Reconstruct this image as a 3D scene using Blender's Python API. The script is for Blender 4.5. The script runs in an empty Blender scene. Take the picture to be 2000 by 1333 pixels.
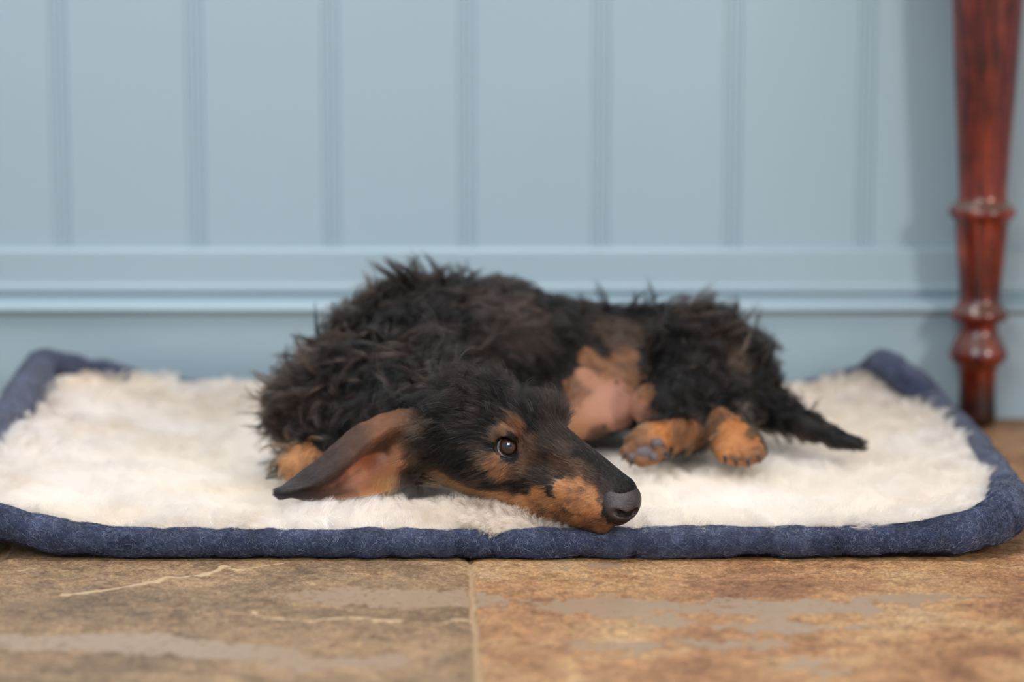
import bpy, math, random
import numpy as np
from mathutils import Vector, Matrix
from mathutils.kdtree import KDTree
from mathutils.bvhtree import BVHTree

SC = bpy.context.scene
COL = SC.collection
rng = np.random.default_rng(11)
random.seed(5)

# ------------------------------------------------------------------ camera
F = 2000 * 85.0 / 36.0
PITCH = math.atan(666.5 / F)
CAM_H = 0.41
ST, CT = math.sin(PITCH), math.cos(PITCH)
cam_data = bpy.data.cameras.new('camera')
cam = bpy.data.objects.new('camera', cam_data)
COL.objects.link(cam)
cam.location = (0, 0, CAM_H)
cam.rotation_euler = (math.pi / 2 - PITCH, 0, 0)
cam_data.lens = 85
cam_data.sensor_width = 36
cam_data.clip_start = 0.05
cam_data.dof.use_dof = True
cam_data.dof.focus_distance = 1.79
cam_data.dof.aperture_fstop = 2.8
SC.camera = cam

def ray(px, py):
    rx, ry = (px - 1000) / F, (666.5 - py) / F
    return np.array([rx, CT + ry * ST, -ST + ry * CT])

def P(px, py, Y):
    r = ray(px, py)
    return np.array([0, 0, CAM_H]) + r * (Y / r[1])

def G(px, py, z):
    r = ray(px, py)
    return np.array([0, 0, CAM_H]) + r * ((z - CAM_H) / r[2])

# ------------------------------------------------------------------ light
SC.view_settings.view_transform = 'Standard'
SC.view_settings.look = 'None'
SC.view_settings.gamma = 1
SC.view_settings.exposure = 0.0
SC.cycles.use_denoising = True
SC.cycles.max_bounces = 10
world = bpy.data.worlds.new('world')
SC.world = world
world.use_nodes = True
bg = world.node_tree.nodes['Background']
bg.inputs[0].default_value = (0.68, 0.85, 1.0, 1)
bg.inputs[1].default_value = 0.54

def area(name, loc, target, sx, sy, power, color):
    d = bpy.data.lights.new(name, 'AREA')
    d.shape = 'RECTANGLE'
    d.size, d.size_y, d.energy, d.color = sx, sy, power, color
    o = bpy.data.objects.new(name, d)
    COL.objects.link(o)
    o.location = loc
    o.rotation_euler = (Vector(target) - Vector(loc)).to_track_quat('-Z', 'Y').to_euler()
    return o

# daylight of two windows behind and beside the photographer
area('window_daylight', (-1.0, -1.1, 2.1), (-0.1, 2.0, 0.1), 1.5, 1.3, 54, (0.95, 0.98, 1.0))
area('side_window_daylight', (2.0, -0.3, 1.35), (0.2, 2.2, 0.1), 0.4, 0.6, 42, (1.0, 0.93, 0.86))
area('overhead_fill', (-0.2, 1.25, 2.7), (-0.1, 1.9, 0.0), 1.6, 0.9, 54, (1.0, 0.975, 0.97))  # added overhead fill that brightens the fleece and skirting ledge, not a real opening

# ------------------------------------------------------------------ helpers
def link(o, parent=None):
    COL.objects.link(o)
    if parent is not None:
        o.parent = parent
    return o

def mesh_obj(name, verts, faces, mat=None, parent=None, smooth=True):
    me = bpy.data.meshes.new(name)
    verts = np.asarray(verts, dtype=np.float32)
    if isinstance(faces, np.ndarray) and faces.ndim == 2:
        n, k = faces.shape
        me.vertices.add(len(verts)); me.vertices.foreach_set('co', verts.ravel())
        me.loops.add(n * k); me.loops.foreach_set('vertex_index', faces.astype(np.int32).ravel())
        me.polygons.add(n)
        me.polygons.foreach_set('loop_start', np.arange(0, n * k, k, dtype=np.int32))
        me.update(calc_edges=True)
    else:
        me.from_pydata([tuple(map(float, v)) for v in verts], [], [tuple(int(i) for i in f) for f in faces])
    me.validate()
    if smooth:
        me.polygons.foreach_set('use_smooth', np.ones(len(me.polygons), dtype=bool))
    me.update()
    if mat: me.materials.append(mat)
    return link(bpy.data.objects.new(name, me), parent)

def vcolor(o, name, cols):
    a = o.data.attributes.new(name, 'FLOAT_COLOR', 'POINT')
    c = np.ones((len(cols), 4), np.float32); c[:, :3] = cols
    a.data.foreach_set('color', c.ravel())

def vfloat(o, name, v):
    a = o.data.attributes.new(name, 'FLOAT', 'POINT')
    a.data.foreach_set('value', np.asarray(v, np.float32))

def hair_obj(name, pts, rad, cols, mat, parent=None):
    """pts (N,K,3), rad (N,K), cols (N,3): one object of N fine strands"""
    N, K = pts.shape[:2]
    h = bpy.data.hair_curves.new(name)
    h.add_curves([K] * N)
    h.points.foreach_set('position', pts.astype(np.float32).ravel())
    ra = h.attributes.get('radius') or h.attributes.new('radius', 'FLOAT', 'POINT')
    ra.data.foreach_set('value', rad.astype(np.float32).ravel())
    ca = h.attributes.new('coat', 'FLOAT_COLOR', 'CURVE')
    c = np.ones((N, 4), np.float32); c[:, :3] = cols
    ca.data.foreach_set('color', c.ravel())
    h.materials.append(mat)
    h.update_tag()
    return link(bpy.data.objects.new(name, h), parent)

def _hash(i, j, k, seed):
    h = (i.astype(np.int64) * 374761393 + j.astype(np.int64) * 668265263 + k.astype(np.int64) * 2147483647 + seed * 1274126177) & 0xffffffff
    h = ((h ^ (h >> 13)) * 1274126177) & 0xffffffff
    h = ((h ^ (h >> 16)) * 2246822519) & 0xffffffff
    return ((h ^ (h >> 15)) & 0xffffff) / float(0xffffff) * 2 - 1

def noise(p, scale, seed=0):
    """smooth value noise in -1..1 at points p (...,3)"""
    q = np.asarray(p) / scale
    i = np.floor(q).astype(np.int64); f = q - i
    f = f * f * (3 - 2 * f)
    out = 0
    for dx in (0, 1):
        for dy in (0, 1):
            for dz in (0, 1):
                w = (f[..., 0] if dx else 1 - f[..., 0]) * (f[..., 1] if dy else 1 - f[..., 1]) * (f[..., 2] if dz else 1 - f[..., 2])
                out = out + w * _hash(i[..., 0] + dx, i[..., 1] + dy, i[..., 2] + dz, seed)
    return out

def noisev(p, scale, seed=0):
    return np.stack([noise(p, scale, seed + 17 * k) for k in range(3)], -1)

def nrm(v):
    return v / (np.linalg.norm(v, axis=-1, keepdims=True) + 1e-9)

def smooth01(a, b, x):
    t = np.clip((x - a) / (b - a), 0, 1)
    return t * t * (3 - 2 * t)

def catmull(pts, n, closed=False):
    pts = np.asarray(pts, float); m = len(pts)
    segs = m if closed else m - 1
    t = np.linspace(0, segs, n, endpoint=not closed)
    i = np.minimum(t.astype(int), segs - 1); f = (t - i)[:, None]
    g = (lambda a: pts[a % m]) if closed else (lambda a: pts[np.clip(a, 0, m - 1)])
    p0, p1, p2, p3 = g(i - 1), g(i), g(i + 1), g(i + 2)
    return 0.5 * (2 * p1 + (p2 - p0) * f + (2 * p0 - 5 * p1 + 4 * p2 - p3) * f ** 2 + (3 * p1 - p0 - 3 * p2 + p3) * f ** 3)

def lin(r, g, b):
    return np.array([((c / 255 + 0.055) / 1.055) ** 2.4 if c > 10 else c / 255 / 12.92 for c in (r, g, b)])

# ------------------------------------------------------------------ material helpers
def new_mat(name):
    m = bpy.data.materials.new(name); m.use_nodes = True
    nt = m.node_tree
    return m, nt, nt.nodes['Principled BSDF']

def N(nt, kind, **kw):
    n = nt.nodes.new(kind)
    for k, v in kw.items():
        if k in n.inputs.keys(): n.inputs[k].default_value = v
        else: setattr(n, k, v)
    return n

def ramp(nt, stops):
    r = nt.nodes.new('ShaderNodeValToRGB')
    el = r.color_ramp.elements
    while len(el) < len(stops): el.new(0.5)
    for e, (p, c) in zip(el, stops):
        e.position = p; e.color = (*c, 1) if len(c) == 3 else c
    return r

def mix(nt, a, b, fac, mode='MIX'):
    m = nt.nodes.new('ShaderNodeMix'); m.data_type = 'RGBA'; m.blend_type = mode
    for s, v in ((m.inputs[6], a), (m.inputs[7], b), (m.inputs[0], fac)):
        if hasattr(v, 'is_output') or isinstance(v, bpy.types.NodeSocket): nt.links.new(v, s)
        elif isinstance(v, (int, float)): s.default_value = v
        else: s.default_value = (*v, 1)
    return m.outputs[2]

def noise_node(nt, vec, scale, detail=4, rough=0.55, dist=0.0):
    n = N(nt, 'ShaderNodeTexNoise'); n.inputs['Scale'].default_value = scale
    n.inputs['Detail'].default_value = detail; n.inputs['Roughness'].default_value = rough
    n.inputs['Distortion'].default_value = dist
    nt.links.new(vec, n.inputs['Vector'])
    return n.outputs[0]

def bump(nt, bsdf, height, strength, dist):
    b = N(nt, 'ShaderNodeBump'); b.inputs['Strength'].default_value = strength
    b.inputs['Distance'].default_value = dist
    nt.links.new(height, b.inputs['Height']); nt.links.new(b.outputs[0], bsdf.inputs['Normal'])

# ------------------------------------------------------------------ materials of the room
def mat_paint():
    m, nt, b = new_mat('blue_grey_satin_paint')
    tc = N(nt, 'ShaderNodeTexCoord')
    n = noise_node(nt, tc.outputs['Object'], 5, 3)
    c = mix(nt, lin(148, 167, 177), lin(153, 171, 180), n)
    nt.links.new(c, b.inputs['Base Color'])
    b.inputs['Roughness'].default_value = 0.36
    bump(nt, b, noise_node(nt, tc.outputs['Object'], 140, 3), 0.12, 0.002)
    return m

def mat_floor():
    m, nt, b = new_mat('worn_limestone')
    tc = N(nt, 'ShaderNodeTexCoord'); v = tc.outputs['Object']
    at = N(nt, 'ShaderNodeAttribute', attribute_name='tile'); tile = at.outputs['Fac']
    an = N(nt, 'ShaderNodeAttribute', attribute_name='vein'); vein = an.outputs['Fac']
    ag = N(nt, 'ShaderNodeAttribute', attribute_name='worn'); worn = ag.outputs['Fac']
    ao = N(nt, 'ShaderNodeAttribute', attribute_name='grout'); grout = ao.outputs['Fac']
    n1 = noise_node(nt, v, 9, 6, 0.62, 0.6)
    n2 = noise_node(nt, v, 34, 7, 0.7, 0.4)
    n3 = noise_node(nt, v, 420, 4, 0.75)
    rb = ramp(nt, [(0.34, lin(118, 97, 74)), (0.5, lin(144, 118, 91)), (0.62, lin(164, 134, 102))])
    nt.links.new(n1, rb.inputs[0])
    ro = ramp(nt, [(0.34, lin(140, 98, 68)), (0.47, lin(172, 128, 90)), (0.58, lin(182, 144, 104)), (0.7, lin(190, 158, 124))])
    nt.links.new(n1, ro.inputs[0])
    base = mix(nt, rb.outputs[0], ro.outputs[0], tile)
    r2 = ramp(nt, [(0.36, (0.62, 0.55, 0.46)), (0.52, (1, 1, 1)), (0.66, (1.0, 0.92, 0.78))])
    nt.links.new(n2, r2.inputs[0])
    base = mix(nt, base, r2.outputs[0], 0.75, 'MULTIPLY')
    r3 = ramp(nt, [(0.40, (0.45, 0.40, 0.34)), (0.5, (0.95, 0.95, 0.95)), (0.57, (1.1, 1.08, 1.02)), (0.64, (1.9, 1.8, 1.6))])
    nt.links.new(n3, r3.inputs[0])
    base = mix(nt, base, r3.outputs[0], 0.7, 'MULTIPLY')
    n5 = noise_node(nt, v, 95, 5, 0.72, 0.8)
    r5 = ramp(nt, [(0.38, (0.62, 0.56, 0.50)), (0.5, (1, 1, 1)), (0.62, (1.25, 1.2, 1.08))])
    nt.links.new(n5, r5.inputs[0])
    base = mix(nt, base, r5.outputs[0], 0.8, 'MULTIPLY')
    def crisp(sock, amt, lo, gain, nn_):
        a1 = N(nt, 'ShaderNodeMath', operation='MULTIPLY_ADD'); nt.links.new(nn_, a1.inputs[0]); a1.inputs[1].default_value = amt; nt.links.new(sock, a1.inputs[2])
        a2 = N(nt, 'ShaderNodeMath', operation='SUBTRACT'); nt.links.new(a1.outputs[0], a2.inputs[0]); a2.inputs[1].default_value = lo + amt * 0.5
        a3 = N(nt, 'ShaderNodeMath', operation='MULTIPLY'); a3.use_clamp = True; nt.links.new(a2.outputs[0], a3.inputs[0]); a3.inputs[1].default_value = gain
        return a3.outputs[0]
    n4 = noise_node(nt, v, 150, 5, 0.7)
    vein = crisp(vein, 2.6, 0.36, 2.6, n4)
    worn = crisp(worn, 1.8, 0.42, 4.0, n4)
    base = mix(nt, base, lin(160, 133, 108), worn)
    base = mix(nt, base, lin(196, 166, 128), vein)
    base = mix(nt, base, lin(172, 142, 108), grout)
    nt.links.new(base, b.inputs['Base Color'])
    mr = N(nt, 'ShaderNodeMapRange'); nt.links.new(worn, mr.inputs[0])
    mr.inputs[3].default_value = 0.55; mr.inputs[4].default_value = 0.33
    nt.links.new(mr.outputs[0], b.inputs['Roughness'])
    mb = N(nt, 'ShaderNodeMath', operation='MULTIPLY'); nt.links.new(n3, mb.inputs[0])
    iv = N(nt, 'ShaderNodeMath', operation='SUBTRACT'); iv.inputs[0].default_value = 1.0; nt.links.new(worn, iv.inputs[1])
    nt.links.new(iv.outputs[0], mb.inputs[1])
    bump(nt, b, mb.outputs[0], 0.5, 0.0012)
    return m

def mat_mahogany():
    m, nt, b = new_mat('polished_mahogany')
    tc = N(nt, 'ShaderNodeTexCoord'); v = tc.outputs['Object']
    mp = N(nt, 'ShaderNodeMapping'); mp.inputs['Scale'].default_value = (1, 1, 0.12)
    nt.links.new(v, mp.inputs[0])
    n1 = noise_node(nt, mp.outputs[0], 120, 5, 0.6, 0.8)
    n2 = noise_node(nt, v, 16, 3, 0.6)
    r = ramp(nt, [(0.3, lin(44, 13, 8)), (0.52, lin(118, 38, 20)), (0.72, lin(166, 70, 34))])
    nt.links.new(n1, r.inputs[0])
    r2 = ramp(nt, [(0.35, (0.32, 0.26, 0.25)), (0.6, (1, 1, 1))])
    nt.links.new(n2, r2.inputs[0])
    c = mix(nt, r.outputs[0], r2.outputs[0], 0.85, 'MULTIPLY')
    aw = N(nt, 'ShaderNodeAttribute', attribute_name='dust')
    c = mix(nt, c, lin(104, 90, 80), aw.outputs['Fac'])
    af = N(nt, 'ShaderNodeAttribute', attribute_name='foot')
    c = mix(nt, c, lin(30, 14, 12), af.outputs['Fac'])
    nt.links.new(c, b.inputs['Base Color'])
    b.inputs['Roughness'].default_value = 0.27
    b.inputs['Coat Weight'].default_value = 0.25
    b.inputs['Coat Roughness'].default_value = 0.18
    return m

def mat_wool():
    m, nt, b = new_mat('navy_wool_felt')
    tc = N(nt, 'ShaderNodeTexCoord'); v = tc.outputs['Object']
    n1 = noise_node(nt, v, 60, 5, 0.7, 0.5)
    n2 = noise_node(nt, v, 900, 3, 0.7, 1.5)
    r = ramp(nt, [(0.36, lin(38, 44, 66)), (0.5, lin(58, 66, 94)), (0.64, lin(84, 94, 122))])
    nt.links.new(n1, r.inputs[0])
    r2 = ramp(nt, [(0.35, (0.55, 0.55, 0.6)), (0.6, (1.1, 1.1, 1.15))])
    nt.links.new(n2, r2.inputs[0])
    c = mix(nt, r.outputs[0], r2.outputs[0], 0.8, 'MULTIPLY')
    nt.links.new(c, b.inputs['Base Color'])
    b.inputs['Roughness'].default_value = 0.95
    b.inputs['Specular IOR Level'].default_value = 0.15
    b.inputs['Sheen Weight'].default_value = 0.3
    bump(nt, b, n2, 0.9, 0.0015)
    return m

def mat_attr(name, rough=0.6, spec=0.3, trans=0.0, mult=1.0, sheen=0.0):
    """a material that takes its colour from the coat attribute"""
    m, nt, b = new_mat(name)
    a = N(nt, 'ShaderNodeAttribute', attribute_name='coat')
    c = a.outputs['Color']
    if mult != 1.0:
        c = mix(nt, c, (mult, mult, mult), 1.0, 'MULTIPLY')
    nt.links.new(c, b.inputs['Base Color'])
    b.inputs['Roughness'].default_value = rough
    b.inputs['Specular IOR Level'].default_value = spec
    b.inputs['Sheen Weight'].default_value = sheen
    if trans > 0:
        t = N(nt, 'ShaderNodeBsdfTranslucent'); nt.links.new(c, t.inputs[0])
        mx = N(nt, 'ShaderNodeMixShader'); mx.inputs[0].default_value = trans
        nt.links.new(b.outputs[0], mx.inputs[1]); nt.links.new(t.outputs[0], mx.inputs[2])
        nt.links.new(mx.outputs[0], nt.nodes['Material Output'].inputs[0])
    return m

def mat_fur():
    m = bpy.data.materials.new('dog_hair'); m.use_nodes = True
    nt = m.node_tree
    nt.nodes.remove(nt.nodes['Principled BSDF'])
    h = N(nt, 'ShaderNodeBsdfHairPrincipled')
    h.parametrization = 'COLOR'
    a = N(nt, 'ShaderNodeAttribute', attribute_name='coat')
    nt.links.new(a.outputs['Color'], h.inputs['Color'])
    h.inputs['IOR'].default_value = 1.40
    h.inputs['Roughness'].default_value = 0.34
    h.inputs['Radial Roughness'].default_value = 0.6
    h.inputs['Random Roughness'].default_value = 0.2
    nt.links.new(h.outputs[0], nt.nodes['Material Output'].inputs[0])
    return m

def plain(name, col, rough=0.5, spec=0.5, coat=0.0):
    m, nt, b = new_mat(name)
    tc = N(nt, 'ShaderNodeTexCoord')
    n = noise_node(nt, tc.outputs['Object'], 300, 3)
    c = mix(nt, np.array(col) * 0.8, np.array(col) * 1.2, n)
    nt.links.new(c, b.inputs['Base Color'])
    b.inputs['Roughness'].default_value = rough
    b.inputs['Specular IOR Level'].default_value = spec
    b.inputs['Coat Weight'].default_value = coat
    b.inputs['Coat Roughness'].default_value = 0.03
    return m

M_PAINT, M_FLOOR, M_WOOD, M_WOOL = mat_paint(), mat_floor(), mat_mahogany(), mat_wool()
M_FLEECE_BASE = mat_attr('fleece_backing', 0.9, 0.1)
M_FLEECE = mat_attr('cream_fleece_fibre', 0.7, 0.2, trans=0.5)
M_WOOLFIBRE = mat_attr('wool_fibre', 0.7, 0.25, trans=0.2)
M_SKIN = mat_attr('dog_skin', 0.65, 0.3)
M_FUR = mat_fur()

# ------------------------------------------------------------------ wall
WY = 2.372
def structure(o):
    o['kind'] = 'structure'; return o

def extrude_x(name, prof, x0, x1, mat):
    v = []; n = len(prof)
    for x in (x0, x1):
        v += [(x, WY - e, z) for e, z in prof]
    f = [(i, i + 1, n + i + 1, n + i) for i in range(n - 1)]
    return mesh_obj(name, v, f, mat, smooth=False)

def build_wall():
    joints = [P(px, 300, WY)[0] for px in (-146, 118, 383, 647, 912, 1173, 1431, 1690, 1950, 2210, 2470)]
    sp = joints[5] - joints[4]
    xs = [joints[0] - sp * k for k in range(4, 0, -1)] + joints + [joints[-1] + sp * k for k in range(1, 4)]
    prof = [(-1.6, 0.0)]
    for x in xs:
        for dx, d in ((-9, 0), (-7.6, 2.8), (-3, 3.4), (-1.8, .6), (0, 0.1), (1.8, .6), (3, 3.4), (7.6, 2.8), (9, 0)):
            prof.append((x + dx / 1000, d / 1000))
    prof.append((1.6, 0.0))
    n = len(prof)
    v = [(x, WY + d, 0.162) for x, d in prof] + [(x, WY + d, 1.9) for x, d in prof]
    v += [(x, WY + 0.012, 1.9) for x, d in prof] + [(x, WY + 0.012, 0.162) for x, d in prof]
    f = [(i, i + 1, n + i + 1, n + i) for i in range(n - 1)]
    f += [(n + i, n + i + 1, 2 * n + i + 1, 2 * n + i) for i in range(n - 1)]
    f += [(2 * n + i, 2 * n + i + 1, 3 * n + i + 1, 3 * n + i) for i in range(n - 1)]
    structure(mesh_obj('wall_back', v, f, M_PAINT, smooth=False))
    rail = [(-0.012, 0.1685), (0, 0.1685), (0.0045, 0.1682), (0.0068, 0.1670), (0.008, 0.1650), (0.008, 0.158), (0.008, 0.1345), (0.0085, 0.1325),
            (0.0105, 0.1308), (0.0105, 0.1255), (0.006, 0.1215), (0.006, 0.117), (-0.012, 0.117)]
    structure(extrude_x('trim_1', rail, -1.6, 1.6, M_PAINT))
    sk = [(-0.012, 0.1205), (0.006, 0.1200), (0.010, 0.1192), (0.019, 0.1160), (0.0255, 0.1125), (0.0270, 0.1100), (0.0262, 0.1080), (0.0235, 0.1065), (0.018, 0.1060), (0.018, 0.0), (-0.012, 0.0)]
    structure(extrude_x('baseboard_back', sk, -1.6, 1.6, M_PAINT))
build_wall()

# ------------------------------------------------------------------ floor
def seg_dist(X, Y, poly):
    d = np.full(X.shape, 1e9)
    for (ax, ay), (bx, by) in zip(poly[:-1], poly[1:]):
        ux, uy = bx - ax, by - ay
        t = np.clip(((X - ax) * ux + (Y - ay) * uy) / (ux * ux + uy * uy + 1e-12), 0, 1)
        d = np.minimum(d, np.hypot(X - ax - t * ux, Y - ay - t * uy))
    return d

def build_floor():
    xs = np.concatenate([np.arange(-1.6, -0.46, 0.02), np.arange(-0.46, 0.46, 0.0018), np.arange(0.46, 1.61, 0.02)])
    ys = np.concatenate([np.arange(-0.6, 1.38, 0.02), np.arange(1.38, 1.84, 0.002), np.arange(1.84, 2.372, 0.01), [2.372]])
    X, Y = np.meshgrid(xs, ys, indexing='ij')
    p = np.stack([X, Y, 0 * X], -1)
    wob = noise(p, 0.03, 3) * 0.0012 + noise(p, 0.008, 4) * 0.0006
    j0 = G(916, 1100, 0); j1 = G(937, 1330, 0); jl0 = G(25, 1060, 0); jl1 = G(0, 1090, 0)
    def line(a, b):
        n = np.array([b[1] - a[1], a[0] - b[0]]); n = n / np.hypot(*n)
        return (X - a[0]) * n[0] + (Y - a[1]) * n[1] + wob
    dj = line(j0, j1)
    w = j0[0] - G(-8, 1100, 0)[0]
    joints = [dj, dj - w if dj[0, 0] > dj[-1, 0] else dj + w]
    joints += [dj + 0.52 if dj[0, 0] > dj[-1, 0] else dj - 0.52]
    sgn = 1 if dj[-1, 0] > dj[0, 0] else -1
    g = np.minimum.reduce([np.abs(a) for a in joints])
    cross_l = np.abs(Y - 2.02 + 0.03 * X + wob) + np.where(sgn * dj < 0, 0, 1)
    cross_r = np.abs(Y - 1.955 + 0.03 * X + wob) + np.where(sgn * dj > 0, 0, 1)
    cross_f = np.abs(Y - 1.13 + wob)
    g = np.minimum.reduce([g, cross_l, cross_r, cross_f])
    gw = 0.0019 + 0.0008 * noise(p, 0.02, 9)
    grout = 1 - smooth01(gw * 0.7, gw * 1.3, g)
    tile = smooth01(-0.002, 0.002, sgn * dj) * 0.92 + 0.04
    # pale veins
    px = [
        [(118, 1160), (200, 1150), (262, 1141), (318, 1131), (330, 1125), (390, 1123), (425, 1113), (434, 1104)],
        [(434, 1104), (470, 1112), (500, 1106), (560, 1097)],
        [(492, 1192), (500, 1201), (540, 1205), (560, 1208), (610, 1210), (660, 1206), (700, 1203), (740, 1208), (800, 1210), (850, 1214), (890, 1208), (912, 1206)],
        [(0, 1117), (60, 1109), (110, 1109), (138, 1114)],
        [(0, 1312), (80, 1320), (200, 1318), (290, 1316), (380, 1324), (460, 1330)]]
    vein = np.zeros(X.shape)
    for k, poly in enumerate(px):
        q = [tuple(G(a, b, 0)[:2]) for a, b in poly]
        d = seg_dist(X + noise(p, 0.012, 21) * 0.003, Y + noise(p, 0.007, 22) * 0.0028, q)
        wd = (0.0028, 0.0024, 0.0030, 0.003, 0.004)[k] * (1 + 0.7 * noise(p, 0.016, 23))
        vein = np.maximum(vein, (1 - smooth01(wd * 0.1, wd * 1.6, d)) * (0.9, 0.75, 0.85, 0.4, 0.5)[k])
    sp = noise(p, 0.006, 31) + 0.5 * noise(p, 0.02, 32)
    vein = np.maximum(vein, 0.45 * smooth01(0.95, 1.25, sp))
    # smooth worn patches
    def patch(a, b, rx, ry):
        c = G(a, b, 0)
        return np.exp(-((X - c[0]) / rx) ** 2 - ((Y - c[1]) / ry) ** 2)
    wn = 0
    for a, b, rx, ry, s in ((150, 1245, .09, .02, 1.0), (330, 1262, .08, .02, .9), (480, 1270, .04, .014, .8), (250, 1215, .04, .01, .5),
                            (700, 1160, .09, .028, .95), (820, 1170, .06, .02, .7), (1480, 1185, .12, .03, 1.0), (1560, 1225, .07, .014, .9),
                            (1340, 1258, .08, .02, .8), (1290, 1215, .03, .01, .6), (1760, 1165, .035, .01, .9), (600, 1290, .12, .03, .6),
                            (1120, 1180, .06, .02, .5), (1250, 1110, .05, .02, .5), (100, 1300, .08, .02, .4), (1700, 1300, .1, .03, .4)):
        wn = wn + s * patch(a, b, rx, ry)
    wn = wn + 0.35 * noise(p, 0.035, 41) + 0.22 * noise(p, 0.012, 42) + 0.12 * noise(p, 0.005, 43)
    worn = smooth01(0.2, 0.85, wn) * (1 - vein) * (1 - grout)
    z = -0.0018 * grout ** 2 - 0.0022 * (1 - smooth01(0, 0.012, g)) * 0.5
    z = z + 0.0009 * noise(p, 0.09, 51) + (1 - worn) * 0.0005 * noise(p, 0.01, 52) + vein * 0.0005
    z = z - 0.0012 + np.where(Y > 2.3, 0, 0)
    v = np.stack([X, Y, z], -1).reshape(-1, 3)
    nx, ny = X.shape
    i = np.arange(nx * ny).reshape(nx, ny)
    f = np.stack([i[:-1, :-1], i[1:, :-1], i[1:, 1:], i[:-1, 1:]], -1).reshape(-1, 4)
    o = structure(mesh_obj('floor', v, f, M_FLOOR))
    vfloat(o, 'grout', grout.ravel()); vfloat(o, 'vein', vein.ravel())
    vfloat(o, 'worn', (worn * 0.78).ravel()); vfloat(o, 'tile', tile.ravel())
build_floor()

# ------------------------------------------------------------------ table
def build_table():
    LY = 2.318
    prof = [(0, 69), (135, 62), (270, 53), (380, 46.5), (388, 47.5), (394, 50), (399, 55), (404, 61.5), (409, 64.5), (415, 66), (421, 63.5), (426, 58), (431, 54),
            (437, 51.5), (450, 50.5), (470, 49.5), (510, 45.5), (560, 41), (582, 39), (590, 41), (598, 46), (606, 53), (612, 56), (619, 55.5), (625, 50),
            (629, 40), (634, 36.5), (642, 36), (650, 38), (660, 43), (672, 50), (684, 55), (692, 56.5), (700, 55), (706, 49), (712, 43), (718, 38.5),
            (728, 36.5), (760, 35), (785, 36), (806, 37), (822, 36.5), (829, 34), (831, 30)]
    ring = []
    for y, hw in prof:
        c = P(1918, y, LY); t = (c[1]) / ray(1918, y)[1]
        ring.append((hw * t / F, c[2]))
    top = ring[0]
    up = [(0.048, 0.74), (0.048, 0.64), (0.046, 0.60), (0.040, 0.595), (0.041, 0.585), (0.038, 0.575), (0.0385, 0.56), (0.0375, 0.50)]
    ring = [r for r in up if r[1] > top[1] + 0.01] + ring
    ring[-1] = (ring[-1][0], 0.0005)
    ring[-2] = (ring[-2][0], 0.004)
    n = 64; cx = P(1918, 420, LY)[0]
    def leg_mesh(x, y):
        v = []; dust = []
        for k, (r, z) in enumerate(ring):
            for a in range(n):
                v.append((x + r * math.cos(2 * math.pi * a / n), y + r * math.sin(2 * math.pi * a / n), z))
                up_face = 0
                if 0 < k < len(ring) - 1:
                    dr = ring[k + 1][0] - ring[k - 1][0]; dz = ring[k - 1][1] - ring[k + 1][1]
                    up_face = max(0.0, dr / (abs(dr) + abs(dz) + 1e-6))
                dust.append(min(0.85, max(0, up_face - 0.18) * 2.2))
        f = [(k * n + (a + 1) % n, k * n + a, (k + 1) * n + a, (k + 1) * n + (a + 1) % n) for k in range(len(ring) - 1) for a in range(n)]
        v.append((x, y, ring[-1][1])); b = len(v) - 1; k = len(ring) - 1
        f += [(k * n + (a + 1) % n, k * n + a, b) for a in range(n)]
        v.append((x, y, ring[0][1])); b = len(v) - 1
        f += [(a, (a + 1) % n, b) for a in range(n)]
        return v, f, dust + [0, 0]
    root = bpy.data.objects.new('wooden_table', None); link(root)
    root['label'] = 'dark mahogany table with a turned leg standing against the blue panelling at the right'
    root['category'] = 'table'
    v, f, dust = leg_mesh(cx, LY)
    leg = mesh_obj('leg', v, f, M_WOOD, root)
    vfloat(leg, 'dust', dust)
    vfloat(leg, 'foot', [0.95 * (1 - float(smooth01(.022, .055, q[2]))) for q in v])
    x0, x1, y0, y1 = cx - 0.17, cx + 0.95, LY - 0.50, LY + 0.04
    def box(name, a, b):
        import bmesh
        bm = bmesh.new(); bmesh.ops.create_cube(bm, size=1)
        for q in bm.verts:
            q.co = Vector([a[i] + (q.co[i] + 0.5) * (b[i] - a[i]) for i in range(3)])
        bmesh.ops.bevel(bm, geom=bm.edges[:], offset=0.004, segments=2, affect='EDGES')
        me = bpy.data.meshes.new(name); bm.to_mesh(me); bm.free()
        me.materials.append(M_WOOD)
        return link(bpy.data.objects.new(name, me), root)
    box('tabletop', (x0 - 0.02, y0 - 0.02, 0.74), (x1, y1, 0.765))  # unseen top, added above the leg; overhang widened to shade the wall
    return root
build_table()
# ------------------------------------------------------------------ pet mat
def zr(px, py, Y, r, sq=1.0):
    return [*P(px, py, Y), r, sq]

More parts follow.
